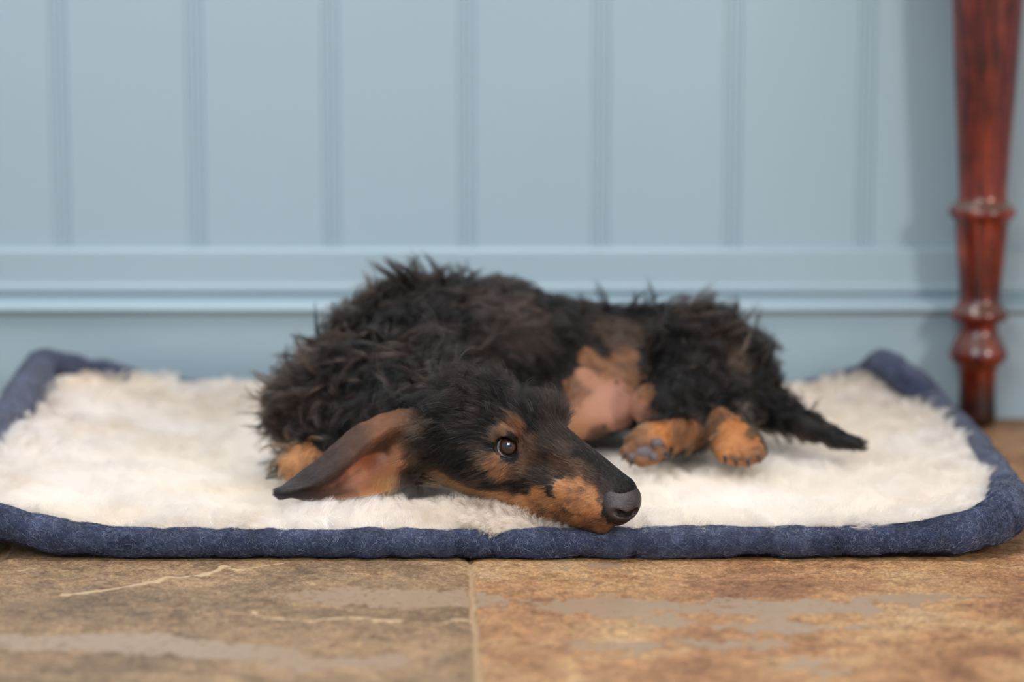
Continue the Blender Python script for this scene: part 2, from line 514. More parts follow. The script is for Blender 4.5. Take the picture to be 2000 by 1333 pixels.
def build_mat():
    front = [zr(-100, 985, 1.80, .0155), zr(-50, 1003, 1.775, .0140), zr(0, 1019, 1.765, .0135), zr(100, 1043, 1.76, .0128), zr(200, 1056, 1.758, .0112), zr(300, 1064, 1.757, .0112),
             zr(420, 1067, 1.757, .0106), zr(520, 1070, 1.757, .0108), zr(640, 1069, 1.757, .0103), zr(760, 1070, 1.757, .0106), zr(880, 1069, 1.757, .0103), zr(950, 1067, 1.757, .0092),
             zr(1005, 1062, 1.757, .0080), zr(1060, 1064, 1.757, .0098), zr(1130, 1062, 1.757, .0106), zr(1300, 1060, 1.757, .0113), zr(1450, 1057, 1.757, .0108), zr(1600, 1057, 1.757, .0113),
             zr(1700, 1055, 1.757, .0113), zr(1780, 1052, 1.757, .0112), zr(1850, 1045, 1.76, .0135), zr(1905, 1034, 1.766, .0150), zr(1945, 1016, 1.778, .0172)]
    corner_r = [zr(1970, 990, 1.805, .0175)]
    right = [[*G(1962, 950, .021), .0140, 1], [*G(1932, 905, .023), .0125, 1], [*G(1900, 862, .024), .0125, 1], [*G(1860, 822, .027), .0125, 1],
             [*G(1815, 785, .036), .0135, 1], zr(1775, 748, 2.25, .0145), zr(1745, 722, 2.265, .015), zr(1722, 712, 2.28, .0145)]
    back = [zr(1690, 728, 2.30, .011), zr(1620, 752, 2.31, .010), zr(1500, 768, 2.315, .010), zr(1200, 772, 2.315, .010), zr(900, 772, 2.315, .010), zr(600, 772, 2.315, .010),
            zr(450, 770, 2.31, .010), zr(370, 766, 2.305, .0095), zr(260, 744, 2.30, .0095), zr(170, 722, 2.29, .0105), zr(110, 711, 2.27, .013)]
    left = [zr(78, 714, 2.245, .0155), zr(66, 744, 2.215, .0175), zr(40, 786, 2.15, .0175), zr(8, 832, 2.07, .017), zr(-35, 885, 1.985, .016), zr(-75, 935, 1.90, .0155)]
    ctrl = np.array(front + corner_r + right + back + left)
    NP = 1400
    path = catmull(ctrl, NP, True)
    C, R = path[:, :3].copy(), path[:, 3]
    C[:, 2] = np.maximum(C[:, 2], R * 0.96 + 0.0006)
    T = nrm(np.roll(C, -1, 0) - np.roll(C, 1, 0))
    up = np.array([0, 0, 1.0]); S = nrm(np.cross(T, up)); U = np.cross(S, T)
    NA = 40
    ang = np.linspace(0, 2 * np.pi, NA, endpoint=False)
    ring = C[:, None] + R[:, None, None] * (np.cos(ang)[None, :, None] * S[:, None] + np.sin(ang)[None, :, None] * U[:, None])
    nd = ring - C[:, None]; nu = nrm(nd)
    lump = 0.0026 * (np.abs(noise(ring * np.array([1, .6, .4]), 0.026, 5)) * 2 - .7) + 0.0008 * noise(ring, 0.010, 6) + 0.0003 * noise(ring, 0.004, 7)
    ring = ring + nu * lump[..., None]
    ring[..., 2] = np.maximum(ring[..., 2], 0.0004)
    v = ring.reshape(-1, 3)
    i = np.arange(NP * NA).reshape(NP, NA)
    a, b = i, np.roll(i, -1, 0)
    f = np.stack([a, b, np.roll(b, -1, 1), np.roll(a, -1, 1)], -1).reshape(-1, 4)
    root = bpy.data.objects.new('pet_mat', None); link(root)
    root['label'] = 'cream fleece pet mat with a padded navy wool border lying on the stone floor'
    root['category'] = 'pet bed'
    border = mesh_obj('border', v, f, M_WOOL, root)
    border['label'] = 'padded navy blue wool border'
    # loose pale fibres of the wool
    nf = 200000
    w = np.where(ring[..., 1].mean(1) < 1.9, 3.0, 1.0); w = w / w.sum()
    ii = rng.choice(NP, nf, p=w); aa = rng.integers(0, NA, nf)
    base = ring[ii, aa] + (ring[(ii + 1) % NP, aa] - ring[ii, aa]) * rng.random((nf, 1)) + (ring[ii, (aa + 1) % NA] - ring[ii, aa]) * rng.random((nf, 1))
    nn = nu[ii, aa]; K = 7
    d0 = nrm(np.cross(nn, rng.normal(size=(nf, 3))))
    d1 = np.cross(nn, d0)
    L = rng.uniform(0.0015, 0.005, nf) * np.where(rng.random(nf) < 0.03, 2.0, 1.0)
    turn = rng.normal(0, 1.1, nf)
    pts = np.zeros((nf, K, 3)); cur = base.copy()
    lift = rng.uniform(0.0, 0.25, nf) + np.where(rng.random(nf) < 0.05, 0.5, 0)
    for k in range(K):
        pts[:, k] = cur
        th = turn * k / (K - 1) * 1.6
        hgt = lift * math.cos(math.pi * k / (K - 1))
        step = np.cos(th)[:, None] * d0 + np.sin(th)[:, None] * d1 + hgt[:, None] * nn
        cur = cur + nrm(step) * (L / (K - 1))[:, None]
    pts += nn[:, None] * 0.0002
    pts[..., 2] = np.maximum(pts[..., 2], 0.0005)
    pale = rng.random(nf)[:, None]
    mott = (1 + .55 * noise(base, .012, 77) + .25 * noise(base, .005, 78))[:, None]
    tone = np.clip(mott, .35, 1.8) * np.where(pale < 0.52, lin(50, 57, 86), np.where(pale < 0.91, lin(84, 94, 124), lin(170, 176, 192)))
    rad = np.full((nf, K), 0.000038) * rng.uniform(0.7, 1.3, (nf, 1))
    hf = hair_obj('wool_fuzz', pts, rad, tone, M_WOOLFIBRE, border)
    hf['kind'] = 'stuff'
    # fleece: a Coons patch inside the border
    def side(pts_, n=220):
        return catmull(np.array(pts_)[:, :3], n)
    fr = side([left[-1]] + front[0:]); fr = fr[:]
    n = 220
    A = side(front, n)                 # front, left to right
    Bk = side([right[-1]] + back + [left[0]], n)[::-1]   # back, left to right
    Lf = side([left[0]] + left + [front[0]], n)[::-1]    # left, front to back
    Rt = side([front[-1]] + corner_r + right, n)         # right, front to back
    Lf = side([front[0]] + left[::-1], n)
    A[0] = Lf[0]; A[-1] = Rt[0]; Bk[0] = Lf[-1]; Bk[-1] = Rt[-1]
    u = np.linspace(0, 1, n)[:, None, None]; w2 = np.linspace(0, 1, n)[None, :, None]
    S1 = (1 - w2) * A[:, None] + w2 * Bk[:, None]
    S2 = (1 - u) * Lf[None] + u * Rt[None]
    S3 = (1 - u) * (1 - w2) * A[0] + u * (1 - w2) * A[-1] + (1 - u) * w2 * Bk[0] + u * w2 * Bk[-1]
    S = S1 + S2 - S3
    U1, W1 = np.broadcast_to(u[..., 0], S.shape[:2]), np.broadcast_to(w2[..., 0], S.shape[:2])
    edge = np.minimum.reduce([U1, 1 - U1, W1, 1 - W1]) * 2
    inner = smooth01(0.02, 0.22, edge)
    backup = smooth01(0.45, 0.95, W1)
    S[..., 2] = S[..., 2] * (1 - 0.75 * inner) + inner * 0.75 * (0.013 + 0.015 * backup) + 0.004
    S[..., 2] += 0.0022 * noise(S, 0.05, 61) * inner
    gb = G(960, 1005, .03)
    S[..., 2] += 0.013 * np.exp(-((S[..., 0] - gb[0] + .01) / .085) ** 2 - ((S[..., 1] - 1.792) / .024) ** 2) * smooth01(0.0, 0.08, edge)
    ge = G(700, 985, .03)
    S[..., 2] += 0.007 * np.exp(-((S[..., 0] - ge[0]) / .06) ** 2 - ((S[..., 1] - 1.800) / .026) ** 2) * smooth01(0.0, 0.08, edge)
    S[..., 2] = np.maximum(S[..., 2], 0.003)
    idx = np.arange(n * n).reshape(n, n)
    f = np.stack([idx[:-1, :-1], idx[1:, :-1], idx[1:, 1:], idx[:-1, 1:]], -1).reshape(-1, 4)
    fl = mesh_obj('fleece', S.reshape(-1, 3), f, M_FLEECE_BASE, root)
    vcolor(fl, 'coat', np.tile(lin(240, 234, 224), (n * n, 1)))
    sol = fl.modifiers.new('thickness', 'SOLIDIFY'); sol.thickness = 0.0025; sol.offset = -1
    # pile
    ns = 340000
    uu = rng.random(ns); ww = rng.random(ns) ** 1.45
    uu = 0.008 + uu * 0.984; ww = 0.006 + ww * 0.985
    gi, gj = uu * (n - 1), ww * (n - 1)
    i0, j0 = gi.astype(int), gj.astype(int); fi, fj = (gi - i0)[:, None], (gj - j0)[:, None]
    base = S[i0, j0] * (1 - fi) * (1 - fj) + S[i0 + 1, j0] * fi * (1 - fj) + S[i0, j0 + 1] * (1 - fi) * fj + S[i0 + 1, j0 + 1] * fi * fj
    K = 7
    flow = noisev(base, 0.045, 71); flow[:, 2] = 0
    flow2 = noisev(base, 0.014, 72); flow2[:, 2] = 0
    d = np.array([-0.28, -0.05, 0.62]) + 0.42 * flow + 0.34 * flow2 + rng.normal(0, 0.12, (ns, 3))
    # near the frame the pile leans outwards over the border a little
    e = edge[i0, j0]
    d[:, 1] -= 0.35 * (1 - smooth01(0, 0.06, ww))
    d[:, 0] += 0.25 * (smooth01(0.96, 1, uu) - (1 - smooth01(0, 0.04, uu)))
    d = nrm(d)
    L = (0.019 + 0.004 * noise(base, 0.03, 73)) * rng.uniform(0.75, 1.15, ns) * (0.45 + 0.55 * smooth01(0.0, 0.10, e)) * (1 - 0.55 * smooth01(.80, .93, ww) * (1 - smooth01(.10, .32, uu)))
    bend = np.array([0.30, -0.25, -0.55]) + 0.8 * flow2 + 0.5 * flow
    t = np.linspace(0, 1, K)[None, :, None]
    pts = base[:, None] + L[:, None, None] * (t * d[:, None] + 0.45 * t ** 2 * bend[:, None])
    kdp = KDTree(NP)
    for q, c_ in enumerate(C): kdp.insert(c_, q)
    kdp.balance()
    ok = np.ones(ns, bool)
    for q in np.nonzero((e < .12))[0]:
        co, ix, dd = kdp.find(base[q])
        ok[q] = dd > R[ix] * .75
    base, pts, L, flow, flow2, e, ww, uu = [a[ok] for a in (base, pts, L, flow, flow2, e, ww, uu)]; ns = int(ok.sum())
    # clumps
    gsel = rng.choice(ns, 9000, replace=False)
    kd = KDTree(len(gsel))
    for q, g in enumerate(gsel): kd.insert(base[g], q)
    kd.balance()
    near = np.array([gsel[kd.find(b_)[1]] for b_ in base])
    cl = 0.62 * t ** 1.3
    rel = pts[near] - base[near][:, None] + base[:, None]
    pts = pts * (1 - cl) + (pts[near] * 0.75 + rel * 0.25) * cl
    ph = rng.uniform(0, 6.28, ns)[:, None]; tt = np.linspace(0, 1, K)[None]
    pts[..., 0] += 0.0009 * np.sin(ph + tt * 9) * tt; pts[..., 2] += 0.0006 * np.cos(ph + tt * 8) * tt
    pts[..., 2] = np.maximum(pts[..., 2], 0.004)
    warm = smooth01(-0.4, 0.8, noise(base, 0.05, 75) + 0.3 * rng.normal(size=ns))[:, None]
    col = lin(253, 247, 242) * (1 - warm) + lin(251, 243, 232) * warm
    rad = (np.linspace(1, 0.35, K)[None] * (0.00007 + 0.00005 * smooth01(.2, .6, ww))[:, None]) * rng.uniform(0.8, 1.3, (ns, 1))
    # the dog's weight flattens the pile beneath it
    for (cx, cy, rx, ry) in DOG_PRESS:
        q = ((pts[..., 0] - cx) / rx) ** 2 + ((pts[..., 1] - cy) / ry) ** 2
        press = 1 - smooth01(0.75, 1.15, q)
        pts[..., 2] = np.minimum(pts[..., 2], pts[..., 2] * (1 - press) + press * np.minimum(pts[..., 2], base[:, None, 2] + 0.006))
    pile = hair_obj('pile', pts, rad, col, M_FLEECE, fl)
    pile['kind'] = 'stuff'
    return root, S
DOG_PRESS = [(-0.12, 2.02, .08, .09), (0.0, 2.08, .10, .09), (0.12, 2.08, .08, .08)]
build_mat()

# ------------------------------------------------------------------ signed distance modelling
def proj(p):
    d = np.asarray(p, float) - np.array([0, 0, CAM_H])
    depth = d[..., 1] * CT - d[..., 2] * ST
    return np.stack([1000 + d[..., 0] / depth * F, 666.5 - (d[..., 1] * ST + d[..., 2] * CT) / depth * F], -1)

class Field:
    def __init__(s, xs, ys, zs, fr=None):
        s.xs, s.ys, s.zs = [np.asarray(a, np.float32) for a in (xs, ys, zs)]
        s.v = np.full((len(xs), len(ys), len(zs)), 0.05, np.float32)
        s.fr = fr
    def _slice(s, c, R):
        sl = []
        for a, x in zip((s.xs, s.ys, s.zs), c):
            i0 = int(np.searchsorted(a, x - R)); i1 = int(np.searchsorted(a, x + R))
            if i1 <= i0: return None
            sl.append(slice(i0, i1))
        return tuple(sl)
    def op(s, fn, c, R, k, mode='u'):
        sl = s._slice(c, R + k + 0.006)
        if sl is None: return
        X, Y, Z = np.meshgrid(s.xs[sl[0]], s.ys[sl[1]], s.zs[sl[2]], indexing='ij')
        d = fn(X, Y, Z).astype(np.float32)
        a = s.v[sl]
        if mode == 'u':
            h = np.clip(0.5 + 0.5 * (a - d) / k, 0, 1)
            s.v[sl] = a * (1 - h) + d * h - k * h * (1 - h)
        else:
            h = np.clip(0.5 - 0.5 * (a + d) / k, 0, 1)
            s.v[sl] = a * (1 - h) - d * h + k * h * (1 - h)
    def cone(s, a, ra, b, rb, k=0.01, mode='u'):
        a, b = np.array(a, float), np.array(b, float); ab = b - a; L2 = ab @ ab + 1e-12
        def fn(X, Y, Z):
            px, py, pz = X - a[0], Y - a[1], Z - a[2]
            t = np.clip((px * ab[0] + py * ab[1] + pz * ab[2]) / L2, 0, 1)
            return np.sqrt((px - t * ab[0]) ** 2 + (py - t * ab[1]) ** 2 + (pz - t * ab[2]) ** 2) - (ra + (rb - ra) * t)
        s.op(fn, (a + b) / 2, np.sqrt(L2) / 2 + max(ra, rb), k, mode)
    def ell(s, c, r, M=None, k=0.01, mode='u'):
        c = np.array(c, float); r = np.array(r, float); M = np.eye(3) if M is None else M
        def fn(X, Y, Z):
            q = [(X - c[0]) * M[i, 0] + (Y - c[1]) * M[i, 1] + (Z - c[2]) * M[i, 2] for i in range(3)]
            k0 = np.sqrt(sum((q[i] / r[i]) ** 2 for i in range(3)))
            k1 = np.sqrt(sum((q[i] / r[i] ** 2) ** 2 for i in range(3))) + 1e-9
            return np.where(k0 < 1e-3, -r.min(), k0 * (k0 - 1) / k1)
        s.op(fn, c, r.max(), k, mode)
    def mesh(s):
        v = s.v; ins = v < 0
        nx, ny, nz = v.shape
        cnt = np.zeros((nx - 1, ny - 1, nz - 1), np.uint8)
        for a in (0, 1):
            for b in (0, 1):
                for c in (0, 1):
                    cnt += ins[a:nx - 1 + a, b:ny - 1 + b, c:nz - 1 + c]
        act = (cnt > 0) & (cnt < 8)
        ci = np.argwhere(act)
        idx = np.full(act.shape, -1, np.int64); idx[act] = np.arange(len(ci))
        corners = [(a, b, c) for a in (0, 1) for b in (0, 1) for c in (0, 1)]
        pos = {}
        val = {}
        for co in corners:
            ii = ci + np.array(co)
            val[co] = v[ii[:, 0], ii[:, 1], ii[:, 2]]
            pos[co] = np.stack([s.xs[ii[:, 0]], s.ys[ii[:, 1]], s.zs[ii[:, 2]]], -1)
        acc = np.zeros((len(ci), 3)); n = np.zeros(len(ci))
        for c0 in corners:
            for ax in range(3):
                if c0[ax]: continue
                c1 = list(c0); c1[ax] = 1; c1 = tuple(c1)
                m = (val[c0] < 0) != (val[c1] < 0)
                t = np.where(m, val[c0] / (val[c0] - val[c1] + 1e-12), 0)[:, None]
                acc += np.where(m[:, None], pos[c0] + t * (pos[c1] - pos[c0]), 0); n += m
        V = acc / n[:, None]
        faces = []
        for ax in range(3):
            a = [slice(None)] * 3; b = [slice(None)] * 3
            a[ax] = slice(0, -1); b[ax] = slice(1, None)
            A, B = ins[tuple(a)], ins[tuple(b)]
            e = np.argwhere(A != B); fl = A[A != B]
            o1, o2 = [(1, 2), (2, 0), (0, 1)][ax]
            ok = (e[:, o1] > 0) & (e[:, o2] > 0) & (e[:, o1] < v.shape[o1] - 1) & (e[:, o2] < v.shape[o2] - 1)
            e, fl = e[ok], fl[ok]
            def g(d1, d2):
                q = e.copy(); q[:, o1] -= d1; q[:, o2] -= d2
                return idx[q[:, 0], q[:, 1], q[:, 2]]
            f = np.stack([g(1, 1), g(0, 1), g(0, 0), g(1, 0)], -1)
            f[~fl] = f[~fl][:, ::-1]
            faces.append(f)
        return V, np.concatenate(faces)

# ------------------------------------------------------------------ the dog
YAW, DIP, ROLL = math.radians(33), math.radians(11), math.radians(4)
hf = np.array([math.cos(YAW) * math.cos(DIP), -math.sin(YAW) * math.cos(DIP), -math.sin(DIP)])
hs = np.cross(hf, [0, 0, 1.0]); hs /= np.linalg.norm(hs)
hu = np.cross(hs, hf)
hs, hu = hs * math.cos(ROLL) + hu * math.sin(ROLL), hu * math.cos(ROLL) - hs * math.sin(ROLL)
HM = np.stack([hf, hs, hu])              # rows: world -> head axes
EYE_L = np.array([0.0, 0.0190, 0.0022])
EYE_W = P(988, 874, 1.778)
H0 = EYE_W - HM.T @ EYE_L
def H(x, y, z):
    return H0 + HM.T @ (np.array([x, y, z]) / 100.0)

EYE_D = nrm(hs * .7 + np.array([0, -.45, .12]))      # the way the near eye opens
EYE_C = P(988, 874, 1.7725) - EYE_D * .0112

def build_dog_body():
    hx0, hx1 = -0.085, 0.105
    xs = np.concatenate([np.arange(-0.24, hx0, 0.003), np.arange(hx0, hx1, 0.0011), np.arange(hx1, 0.34, 0.003)])
    ys = np.concatenate([np.arange(1.68, 1.845, 0.0012), np.arange(1.845, 2.26, 0.003)])
    zs = np.concatenate([np.arange(0.008, 0.125, 0.0012), np.arange(0.125, 0.20, 0.003)])
    f = Field(xs, ys, zs)
    W = lambda px, py, Y: P(px, py, Y)
    # torso, curled round behind the head
    A, B_, C_, D_, E_ = W(712, 760, 2.00), W(830, 705, 2.06), W(975, 702, 2.10), W(1130, 722, 2.14), W(1290, 722, 2.13)
    f.cone(A, .050, B_, .066, .02)
    f.cone(B_, .066, C_, .065, .02)
    f.cone(C_, .065, D_, .054, .012)
    f.cone(D_, .054, E_, .052, .02)
    f.ell(W(775, 652, 2.03), (.042, .04, .028), k=.03)
    f.cone(E_, .052, W(1415, 722, 2.10), .040, .02)
    # loin and soft belly turned towards the camera
    f.ell(W(1165, 775, 2.085), (.052, .035, .032), k=.02)
    f.ell(W(1130, 815, 2.06), (.045, .03, .020), k=.015)
    # near thigh, its knee and the folded shank
    f.ell(W(1365, 715, 2.055), (.043, .036, .052), k=.015)
    f.ell(W(1320, 790, 2.03), (.040, .028, .026), k=.015)
    f.cone(W(1340, 770, 2.03), .028, W(1440, 790, 2.05), .020, .012)
    f.ell(W(1455, 760, 2.07), (.026, .03, .03), k=.015)
    # near hind foot
    f.cone(W(1405, 800, 2.02), .0185, W(1432, 852, 1.985), .0185, .008)
    f.ell(W(1442, 872, 1.968), (.021, .018, .0155), k=.008)
    for px, py in ((1418, 890), (1437, 896), (1459, 896), (1478, 889)):
        f.cone(W(px, py - 12, 1.962), .008, W(px, py, 1.948), .0072, .0022)
    # the other hind foot, its sole half turned to the camera
    f.cone(W(1400, 838, 2.03), .015, W(1320, 850, 1.99), .0155, .01)
    f.cone(W(1320, 850, 1.99), .0155, W(1275, 862, 1.972), .017, .008)
    f.ell(W(1262, 874, 1.965), (.019, .014, .015), k=.006)
    for px, py in ((1226, 884), (1236, 895), (1254, 901), (1276, 896), (1292, 884)):
        f.cone(W(px + (1262 - px) * .45, py - 9, 1.958), .0072, W(px, py - 1, 1.95), .0062, .002)
    # tail
    tl = [(1465, 765, 2.085, .022), (1520, 803, 2.055, .0155), (1575, 832, 2.03, .0110), (1630, 855, 2.008, .0078), (1676, 868, 1.998, .0052)]
    for a, b in zip(tl[:-1], tl[1:]):
        f.cone(W(*a[:3]), a[3], W(*b[:3]), b[3], .006)
    # chest, shoulder and folded foreleg
    f.ell(W(650, 800, 1.965), (.050, .045, .042), k=.02)
    f.ell(W(760, 830, 1.93), (.055, .04, .040), k=.02)
    f.cone(W(680, 880, 1.93), .022, W(600, 905, 1.905), .019, .010)
    f.ell(W(588, 908, 1.90), (.019, .02, .016), k=.006)
    # neck
    f.cone(W(760, 760, 1.975), .046, H(-6.5, 0, -.6), .034, .02)
    # ---- head
    f.ell(H(-3.7, 0, 0.6), np.array([4.9, 3.45, 3.4]) / 100, HM, k=.010)
    f.ell(H(-6.3, 0, -0.4), np.array([3.0, 3.2, 3.0]) / 100, HM, k=.012)
    f.cone(H(.4, .5, 2.1), .0160, H(.6, -1.3, 2.2), .0175, .010)       # brow
    f.ell(H(-2.2, 2.0, -1.2), np.array([3.2, 1.45, 2.2]) / 100, HM, k=.010)  # cheeks
    f.ell(H(-2.2, -2.0, -1.2), np.array([3.2, 1.45, 2.2]) / 100, HM, k=.010)
    f.cone(H(1.0, 0, 1.25), .0195, H(9.2, 0, -.65), .0125, .008)             # bridge of the nose
    f.cone(H(0.4, 0, -.8), .0235, H(9.0, 0, -1.7), .0150, .007)            # muzzle
    for s in (1, -1):
        f.ell(H(5.6, .85 * s, -2.4), np.array([3.8, .95, 1.15]) / 100, HM, k=.006)   # flews
        f.ell(H(8.7, .75 * s, -1.95), np.array([1.4, .9, 1.1]) / 100, HM, k=.004)
    f.cone(H(-4.6, 0, -2.7), .0190, H(2.0, 0, -3.3), .0140, .010)            # lower jaw
    f.cone(H(2.0, 0, -3.3), .0140, H(8.2, 0, -3.25), .0085, .006)
    for s in (1, -1):
        f.cone(H(9.3, 1.3 * s, -2.75), .0007, H(2.6, 2.3 * s, -3.4), .0009, .0025, 's')   # lip line
        f.ell(H(4.2, 1.9 * s, -.2), np.array([1.8, .5, .7]) / 100, HM, k=.008, mode='s')
    # eyelids round each eyeball, then the opening
    for s in (1, -1):
        c = EYE_C if s > 0 else H(0, -1.4, .22)
        f.ell(c, (.0134,) * 3, k=.0045)
        f.ell(H(0.05, 2.35 * s, 1.25), np.array([1.0, .45, .4]) / 100, HM, k=.004)
        Mo = HM.copy()
        od = EYE_D if s > 0 else hs * -1
        o = c + od * .0125
        ux = nrm(hf - (hf @ od) * od); uz = np.cross(ux, od)
        f.ell(o, np.array([.90, .90, .76]) / 100, np.stack([ux, od, uz]), k=.0012, mode='s')
        f.ell(c, (.01128,) * 3, k=.0005, mode='s')
    V, Fc = f.mesh()
    return V, Fc

V, Fc = build_dog_body()
DOG_V = V
from mathutils.bvhtree import BVHTree
bvh = BVHTree.FromPolygons([tuple(v) for v in V.tolist()], [tuple(q) for q in Fc.tolist()])
def hit(px, py, Y=2.0):
    r = ray(px, py)
    h = bvh.ray_cast(Vector((0, 0, CAM_H)), Vector(r))
    if h[0] is None:
        h = bvh.find_nearest(Vector(P(px, py, Y)))
    return np.array(h[0])

dog = mesh_obj('dachshund', V, Fc, M_SKIN)
dog['label'] = 'wire-haired black and tan dog lying on the cream fleece, chin on the blue border'
dog['category'] = 'dog'

BLK = lin(9, 7, 7)
# colour of the coat: (pixel x, pixel y, reach in metres, colour)
TAN, TAN2, BRN, PINK = lin(180, 124, 80), lin(138, 92, 60), lin(82, 57, 42), lin(162, 114, 94)
LEG, DK = lin(168, 108, 60), lin(44, 34, 30)
coat_spots = [
    (1200, 790, .024, PINK), (1160, 800, .016, lin(158, 110, 86)), (1235, 800, .018, PINK), (1120, 800, .018, lin(140, 94, 64)), (1135, 760, .014, lin(134, 90, 62)), (1265, 815, .01, lin(134, 88, 66)), (1150, 740, .014, lin(150, 104, 78)), (1185, 725, .016, lin(138, 92, 62)),
    (1120, 845, .020, lin(164, 114, 84)), (1165, 850, .012, BRN),  # the brown spot paints the shade of the belly fold into the coat
    (1150, 700, .011, TAN2), (1215, 700, .014, TAN2), (1238, 740, .012, TAN2), (1215, 655, .018, lin(66, 46, 32)), (1255, 770, .012, TAN2), (1195, 640, .018, lin(56, 40, 30)),
    (1405, 815, .012, TAN2), (1425, 845, .020, LEG), (1442, 875, .022, LEG), (1462, 850, .006, DK), (1430, 893, .003, DK), (1450, 897, .003, DK), (1470, 893, .004, DK), (1470, 880, .016, TAN2), (1450, 895, .018, TAN2), (1400, 850, .01, TAN2), (1245, 868, .005, DK), (1272, 878, .004, DK), (1292, 872, .006, DK), (1240, 888, .004, lin(150, 96, 76)),
    (1330, 850, .016, TAN2), (1290, 845, .016, LEG), (1255, 855, .018, TAN2), (1240, 885, .018, TAN2), (1275, 880, .016, TAN2), (1360, 852, .014, TAN2),
    (1505, 705, .012, lin(86, 70, 58)), (1532, 745, .012, lin(84, 70, 58)), (1480, 665, .008, lin(74, 62, 54)), 
    (575, 908, .022, TAN), (600, 900, .018, TAN), (560, 880, .010, BRN), (528, 870, .014, lin(120, 96, 72)), (615, 700, .02, lin(48, 38, 34)),
    (1020, 640, .03, lin(44, 34, 29)), (960, 600, .03, lin(36, 29, 27)),
]
# coat colours of the near side of the head (mirrored to the far side): centimetres of reach
B2, DK = lin(88, 64, 48), lin(44, 34, 30)
head_px = [
    (1003, 826, .30, TAN2), (1012, 838, .32, TAN2), (985, 840, .30, TAN2), (968, 850, .28, B2), 
    (1030, 868, .45, B2), (1036, 892, .42, B2), (1022, 915, .38, B2), (988, 874, .95, lin(66, 48, 42)),
    (962, 905, .42, TAN2), (985, 920, .42, TAN2), (948, 895, .36, B2), (1005, 926, .36, B2), (970, 922, .3, TAN2),
    (900, 928, .6, BLK), (950, 945, .5, BLK), (1000, 947, .42, BLK), (1040, 925, .34, BLK), (1060, 900, .42, DK), (1065, 868, .42, DK), (920, 900, .5, BLK), (925, 860, .5, BLK),
    (860, 955, .4, TAN2), (900, 966, .4, TAN2), (945, 974, .42, TAN), (990, 984, .45, TAN), (1025, 986, .5, TAN), (1052, 966, .42, TAN), (1060, 1004, .55, TAN2), (1095, 1018, .6, TAN2), (1030, 1008, .45, TAN2),
    (1100, 958, .5, TAN), (1130, 945, .48, TAN), (1120, 920, .5, B2), (1090, 908, .42, B2), (1098, 880, .45, lin(62, 48, 40)), (1150, 972, .5, TAN), (1155, 1002, .5, TAN), (1172, 1026, .45, TAN2),
    (1105, 1036, .45, TAN2), (1145, 1038, .45, TAN2), (1185, 1036, .4, TAN2),
    (1049, 976, .06, DK), (1058, 964, .07, DK), (1070, 952, .07, DK), (1082, 940, .06, DK), (1075, 986, .4, TAN), (1092, 1002, .45, TAN2), (1112, 1020, .45, TAN), (1075, 1012, .45, TAN), (1130, 1020, .4, TAN), (1120, 985, .42, TAN), (1066, 978, .3, TAN), (1150, 930, .4, DK), (1180, 955, .38, DK), (1172, 975, .2, B2),
]
hp_c = np.array([hit(a, b) for a, b, r, c in head_px])
extra = [(-4.6, 2.2, -3.9, .5, TAN2), (-3.6, 2.2, -4.2, .55, TAN), (-2.6, 2.1, -4.4, .55, TAN), (-1.5, 2.0, -4.5, .55, TAN), (-.4, 1.9, -4.5, .55, TAN), (.8, 1.8, -4.4, .55, TAN), (2.0, 1.6, -4.3, .5, TAN2), (3.2, 1.5, -4.1, .5, TAN2), (4.6, 1.3, -4.0, .5, TAN2), (6, 1.2, -3.9, .5, TAN2), (7.2, 1.0, -3.9, .5, TAN2), (8.2, .6, -3.9, .5, TAN2), (8.4, 1.2, -3.0, .5, TAN2), (9.0, .5, -3.3, .5, TAN2), (8.0, 1.3, -3.4, .5, TAN2), (8.8, 1.1, -2.6, .3, TAN2)]
hp_c = np.concatenate([hp_c, [np.array(bvh.find_nearest(Vector(H(*e[:3])))[0]) for e in extra]])
head_px += [(0, 0, e[3], e[4]) for e in extra]
hp_l = (hp_c - H0) @ HM.T
hp_m = H0 + (hp_l * np.array([1, -1, 1])) @ HM
spot_c = np.array([hit(a, b) for a, b, r, c in coat_spots] + list(hp_c) + list(hp_m))
spot_r = np.array([r for a, b, r, c in coat_spots] + [r * 1.95 / 100 for a, b, r, c in head_px] * 2)
spot_k = np.array([c for a, b, r, c in coat_spots] + [c for a, b, r, c in head_px] * 2)

def coat_colour(p, jit=0.25):
    out = np.zeros((len(p), 3)); sc = np.zeros(len(p)); sel = np.full(len(p), -1)
    j1 = noise(p, 0.006, 81) * 0.22 + noise(p, 0.0022, 82) * 0.12
    best = np.full(len(p), 1e9)
    for k in range(len(spot_c)):
        d = np.linalg.norm(p - spot_c[k], axis=1) / spot_r[k]
        m = d < best; best[m] = d[m]; sel[m] = k
    d_all = np.stack([np.linalg.norm(p - spot_c[k], axis=1) / spot_r[k] for k in range(len(spot_c))], 1)
    wq = np.exp(-3.0 * d_all ** 2) + 1e-12; wq /= wq.sum(1, keepdims=True); soft = wq @ spot_k
    s = best + j1 + jit * rng.normal(size=len(p)) * 0.35
    s = s + rng.normal(size=len(p)) * jit * .5
    inside = (s < 1)
    tone = noise(p, 0.012, 83)[:, None]
    base = BLK * (1 + 0.35 * tone) + np.clip(noise(p, 0.03, 84)[:, None], 0, 1) * lin(30, 18, 10)
    mm = np.clip(.12 + .55 * noise(p, .008, 85) + .35 * noise(p, .003, 86), 0, .62)[:, None] * (np.linalg.norm(soft - PINK, axis=1) > .10)[:, None]
    soft = soft * (1 - mm) + lin(74, 54, 44) * mm
    out = np.where(inside[:, None], soft, base)
    return out, inside

cskin, _ = coat_colour(V, 0)
isp = (np.linalg.norm(cskin - PINK, axis=1) < 0.12)
vcolor(dog, 'coat', np.where(isp[:, None], cskin, cskin * 0.75))

